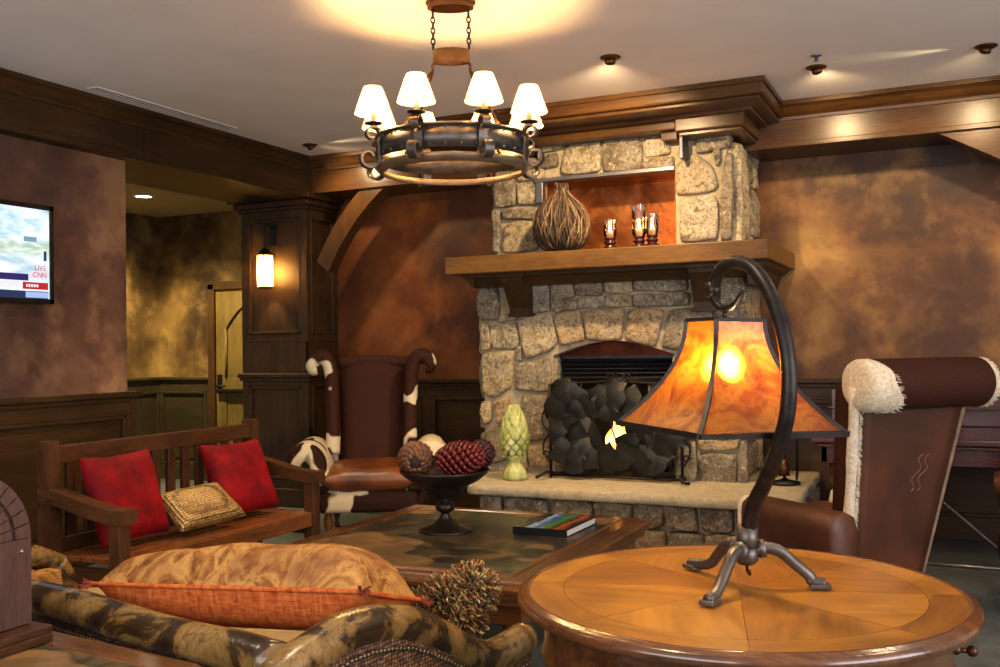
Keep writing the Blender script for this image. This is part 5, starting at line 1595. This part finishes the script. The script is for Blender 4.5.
# ------------------------------------------------------------------ table behind the sofa and the arched case
t = thing('console_table', 'low wooden console table with slate inlay behind the sofa back', 'table', (-1.62, 1.80, 0), math.radians(-6.7))
X0, X1, Y0, Y1 = -1.5, 0, -.52, 0
dz = .62
m = MB(); ring_frame(m, [(.09, dz-.003), (.085, dz), (.012, dz), (0, dz-.012), (0, dz-.03), (.015, dz-.045), (.09, dz-.045)]); m.build('top_frame', W['cofx'], t)
m = MB(); m.b2((X0+.085, Y0+.085, dz-.04), (X1-.085, Y1-.085, dz-.002)); m.build('slate_top', M_slate, t)
m = MB(); ring_frame(m, [(.04, dz-.045), (.04, dz-.13), (.06, dz-.13), (.06, dz-.045)]); m.build('apron', W['cofx'], t)
for x in (X0+.08, X1-.08):
    for y in (Y0+.08, Y1-.08):
        m = MB(); m.lathe([(.025, 0), (.035, .05), (.025, .08), (.035, .25), (.04, .42), (.03, .46), (.04, .49), (.04, dz-.045)], (x, y, 0), 16); m.build('leg', W['cofz'], t)

t = thing('arched_case', 'dark wooden arched tabletop case on the console table at the left edge', 'case', (-2.165, 1.59, dz))
case_w = m_wood('case wood', '#2c1c18', '#4a322c', '#65483e', 'z', .4, 5)
y0, y1, zs, rr = -.20, .185, .262, .1925
yc = (y0+y1)/2
m = MB()
poly = [(y0, .045), (y1, .045), (y1, zs)]+[(yc+rr*math.cos(PI*i/24), zs+rr*math.sin(PI*i/24)*.98) for i in range(1, 24)]+[(y0, zs)]
m.prism(poly, -.26, -.012, 'x')
poly = [(y0, .045), (y1, .045), (y1, zs), (y0, zs)]
m.prism(poly, -.02, 0, 'x'); m.build('case_body', case_w, t)
m = MB()
for r0, r1, h in ((.192, .150, .0), (.140, .105, -.004)):
    for k in range(15):
        a0 = PI*k/15+.012; a1 = PI*(k+1)/15-.012
        pl = [(yc+r0*math.cos(a0), zs+r0*math.sin(a0)*.98), (yc+r0*math.cos((a0+a1)/2), zs+r0*math.sin((a0+a1)/2)*.98), (yc+r0*math.cos(a1), zs+r0*math.sin(a1)*.98), (yc+r1*math.cos(a1), zs+r1*math.sin(a1)*.98), (yc+r1*math.cos(a0), zs+r1*math.sin(a0)*.98)]
        m.prism(pl, -.02, h, 'x')
m.prism([(yc+.1*math.cos(PI*i/20), zs+.1*math.sin(PI*i/20)) for i in range(21)], -.02, -.008, 'x')
m.build('arch_trim', case_w, t)
m = MB(); m.b2((-.27, y0-.02, .02), (.055, y1+.02, .042), .006).b2((-.28, y0-.03, 0), (.06, y1+.015, .022), .004); m.build('plinth', W['benchy'], t)
m = MB(); m.ball((.002, y1-.03, zs-.03), .006, 8, 5); m.build('screw', M_steel, t)

# ------------------------------------------------------------------ dark red furniture at the right
t = thing('sideboard_table', 'long dark red wooden table against the wainscot behind the right armchair', 'table', (.45, 6.85, 0))
L0, L1, D0, D1 = -1.28, 1.9, -.62, .42
m = MB(); m.b2((L0, D0, .74), (L1, D1, .78), .012).b2((L0+.03, D0+.03, .715), (L1-.03, D1-.03, .74), .008); m.build('table_top', W['mahx'], t)
m = MB(); m.b2((L0+.06, D0+.08, .62), (L1-.06, D0+.11, .716)).b2((L0+.06, D1-.11, .62), (L1-.06, D1-.08, .716)).b2((L0+.06, D0+.08, .62), (L0+.09, D1-.08, .716)); m.build('apron', W['mahx'], t)
m = MB(); m.b2((L0+.02, D1-.06, .78), (L1-.02, D1, 1.03), .006).b2((L0, D1-.08, .89), (L1, D1-.05, .91), .006); m.build('back_panel', W['mahx'], t)
for x in (L0+.15, L1-.15):
    for y in (D0+.14, D1-.14):
        m = MB(); m.box((x, y, .66), (.11, .11, .1), bev=.006)
        m.lathe([(.03, 0), (.05, .04), (.03, .08), (.045, .12), (.06, .28), (.05, .36), (.03, .4), (.05, .43), (.03, .46), (.05, .5), (.055, .62)], (x, y, 0), 18); m.build('leg', W['mahz'], t)
t = thing('stool', 'brown leather bolster stool with dark red turned legs at the right edge', 'stool', (.50, 5.75, 0))
m = MB(); P = [(-.34+.68*i/10, 0, .60) for i in range(11)]; m.tube(P, [.06]+[.078]*9+[.06], 18); m.build('bolster_seat', M_brlea, t)
m = MB(); m.b2((-.32, -.14, .48), (.32, .14, .54), .01); m.build('seat_frame', W['mahx'], t)
for x in (-.27, .27):
    for y in (-.26, .12):
        m = MB(); m.lathe([(.03, 0), (.042, .025), (.045, .06), (.03, .09), (.022, .11), (.045, .17), (.058, .24), (.05, .31), (.03, .36), (.04, .39), (.03, .42), (.035, .50)], (x, y, 0), 18); m.build('leg', W['mahz'], t)
m = MB(); m.b2((-.29, -.30, .44), (.29, .14, .50), .01); m.build('seat_rail', W['mahx'], t)
t = thing('folding_stand', 'thin metal floor stand with slanted strut behind the right armchair', 'stand', (-.05, 6.35, 0))
m = MB(); m.tube([(-.2, .1, .012), (.75, .1, .012)], .011, 8); m.tube([(-.2, -.3, .012), (-.2, .1, .012)], .011, 8); m.build('floor_bar', M_steel, t)
m = MB(); m.tube([(-.08, .1, .42), (.36, .1, .02)], .014, 8); m.tube([(.36, .1, .02), (.36, .1, .36)], .012, 8); m.build('strut', M_iron2, t)
# ------------------------------------------------------------------ lights
def lamp(kind, name, loc, energy, col, **k):
    l = bpy.data.lights.new(name, kind); l.energy = energy; l.color = hexc(col)[:3]
    aim = k.pop('aim', None)
    for a, v in k.items(): setattr(l, a, v)
    o = bpy.data.objects.new(name, l); C.objects.link(o); o.location = loc
    if aim is not None:
        o.rotation_euler = (Vector(aim)-Vector(loc)).to_track_quat('-Z', 'Y').to_euler()
    return o
WARM = '#ffc98a'
for (lb, x, y, aim), e in zip(SPOTS, (160, 42, 42, 34)):
    d = (Vector(aim)-Vector((x, y, 3.0))).normalized()
    lamp('SPOT', 'spot_light', Vector((x, y, 2.99))+d*.045, e, '#ffd8a0', aim=aim, spot_size=2.15, spot_blend=1.0, shadow_soft_size=.03)
lamp('SPOT', 'passage_light', (-6.9, 6.92, 2.81), 380, '#ffe2a4', aim=(-7.1, 7.1, 0), spot_size=2.3, spot_blend=.6, shadow_soft_size=.07)
# unseen general spots under the ceiling, ahead of and around the viewer
for (x, y, e) in ((-3.6, 4.6, 70), (-1.2, 2.2, 60), (-3.4, 1.6, 60), (.6, 3.8, 60)):
    lamp('SPOT', 'spot_light', (x, y, 2.98), e, '#ffe2b8', aim=(x-.1, y+.25, 0), spot_size=2.2, spot_blend=.8, shadow_soft_size=.06)
# added lights brightening the ceiling, as from assumed, unseen windows behind the viewer
lamp('AREA', 'assumed_window_fill', (3.4, 1.2, 1.7), 125, '#efeaf0', aim=(-2, 3.0, 1.75), shape='RECTANGLE', size=3.4, size_y=2.0)
lamp('AREA', 'assumed_window_fill', (-1.5, -1.45, 1.7), 75, '#efeaf0', aim=(-2.2, 4, 1.8), shape='RECTANGLE', size=3.4, size_y=1.6)
w = bpy.data.worlds.new('world'); SC.world = w; w.use_nodes = True
bg = w.node_tree.nodes['Background']; bg.inputs['Color'].default_value = hexc('#dccfbc'); bg.inputs['Strength'].default_value = .5
SC.view_settings.view_transform = 'Standard'; SC.view_settings.look = 'None'
SC.view_settings.gamma = 1; SC.view_settings.use_curve_mapping = False
SC.view_settings.exposure = 0.75
for x, y, z in ((-2.137, 6.39, 2.21), (-1.935, 6.40, 2.21), (-1.838, 6.38, 2.21)):
    lamp('POINT', 'candle_light', (x, y, z), .5, '#ff9c48', shadow_soft_size=.012)
# the two tilted eyeball spots graze the ceiling beside them
lamp('SPOT', 'spot_light', (.13, 6.10, 2.955), 9, '#ffe4a8', aim=(-.9, 6.0, 2.985), spot_size=.5, spot_blend=.9, shadow_soft_size=.015)
lamp('SPOT', 'spot_light', (-4.61, 6.46, 2.955), 9, '#ffe4a8', aim=(-3.6, 6.5, 2.985), spot_size=.5, spot_blend=.9, shadow_soft_size=.015)
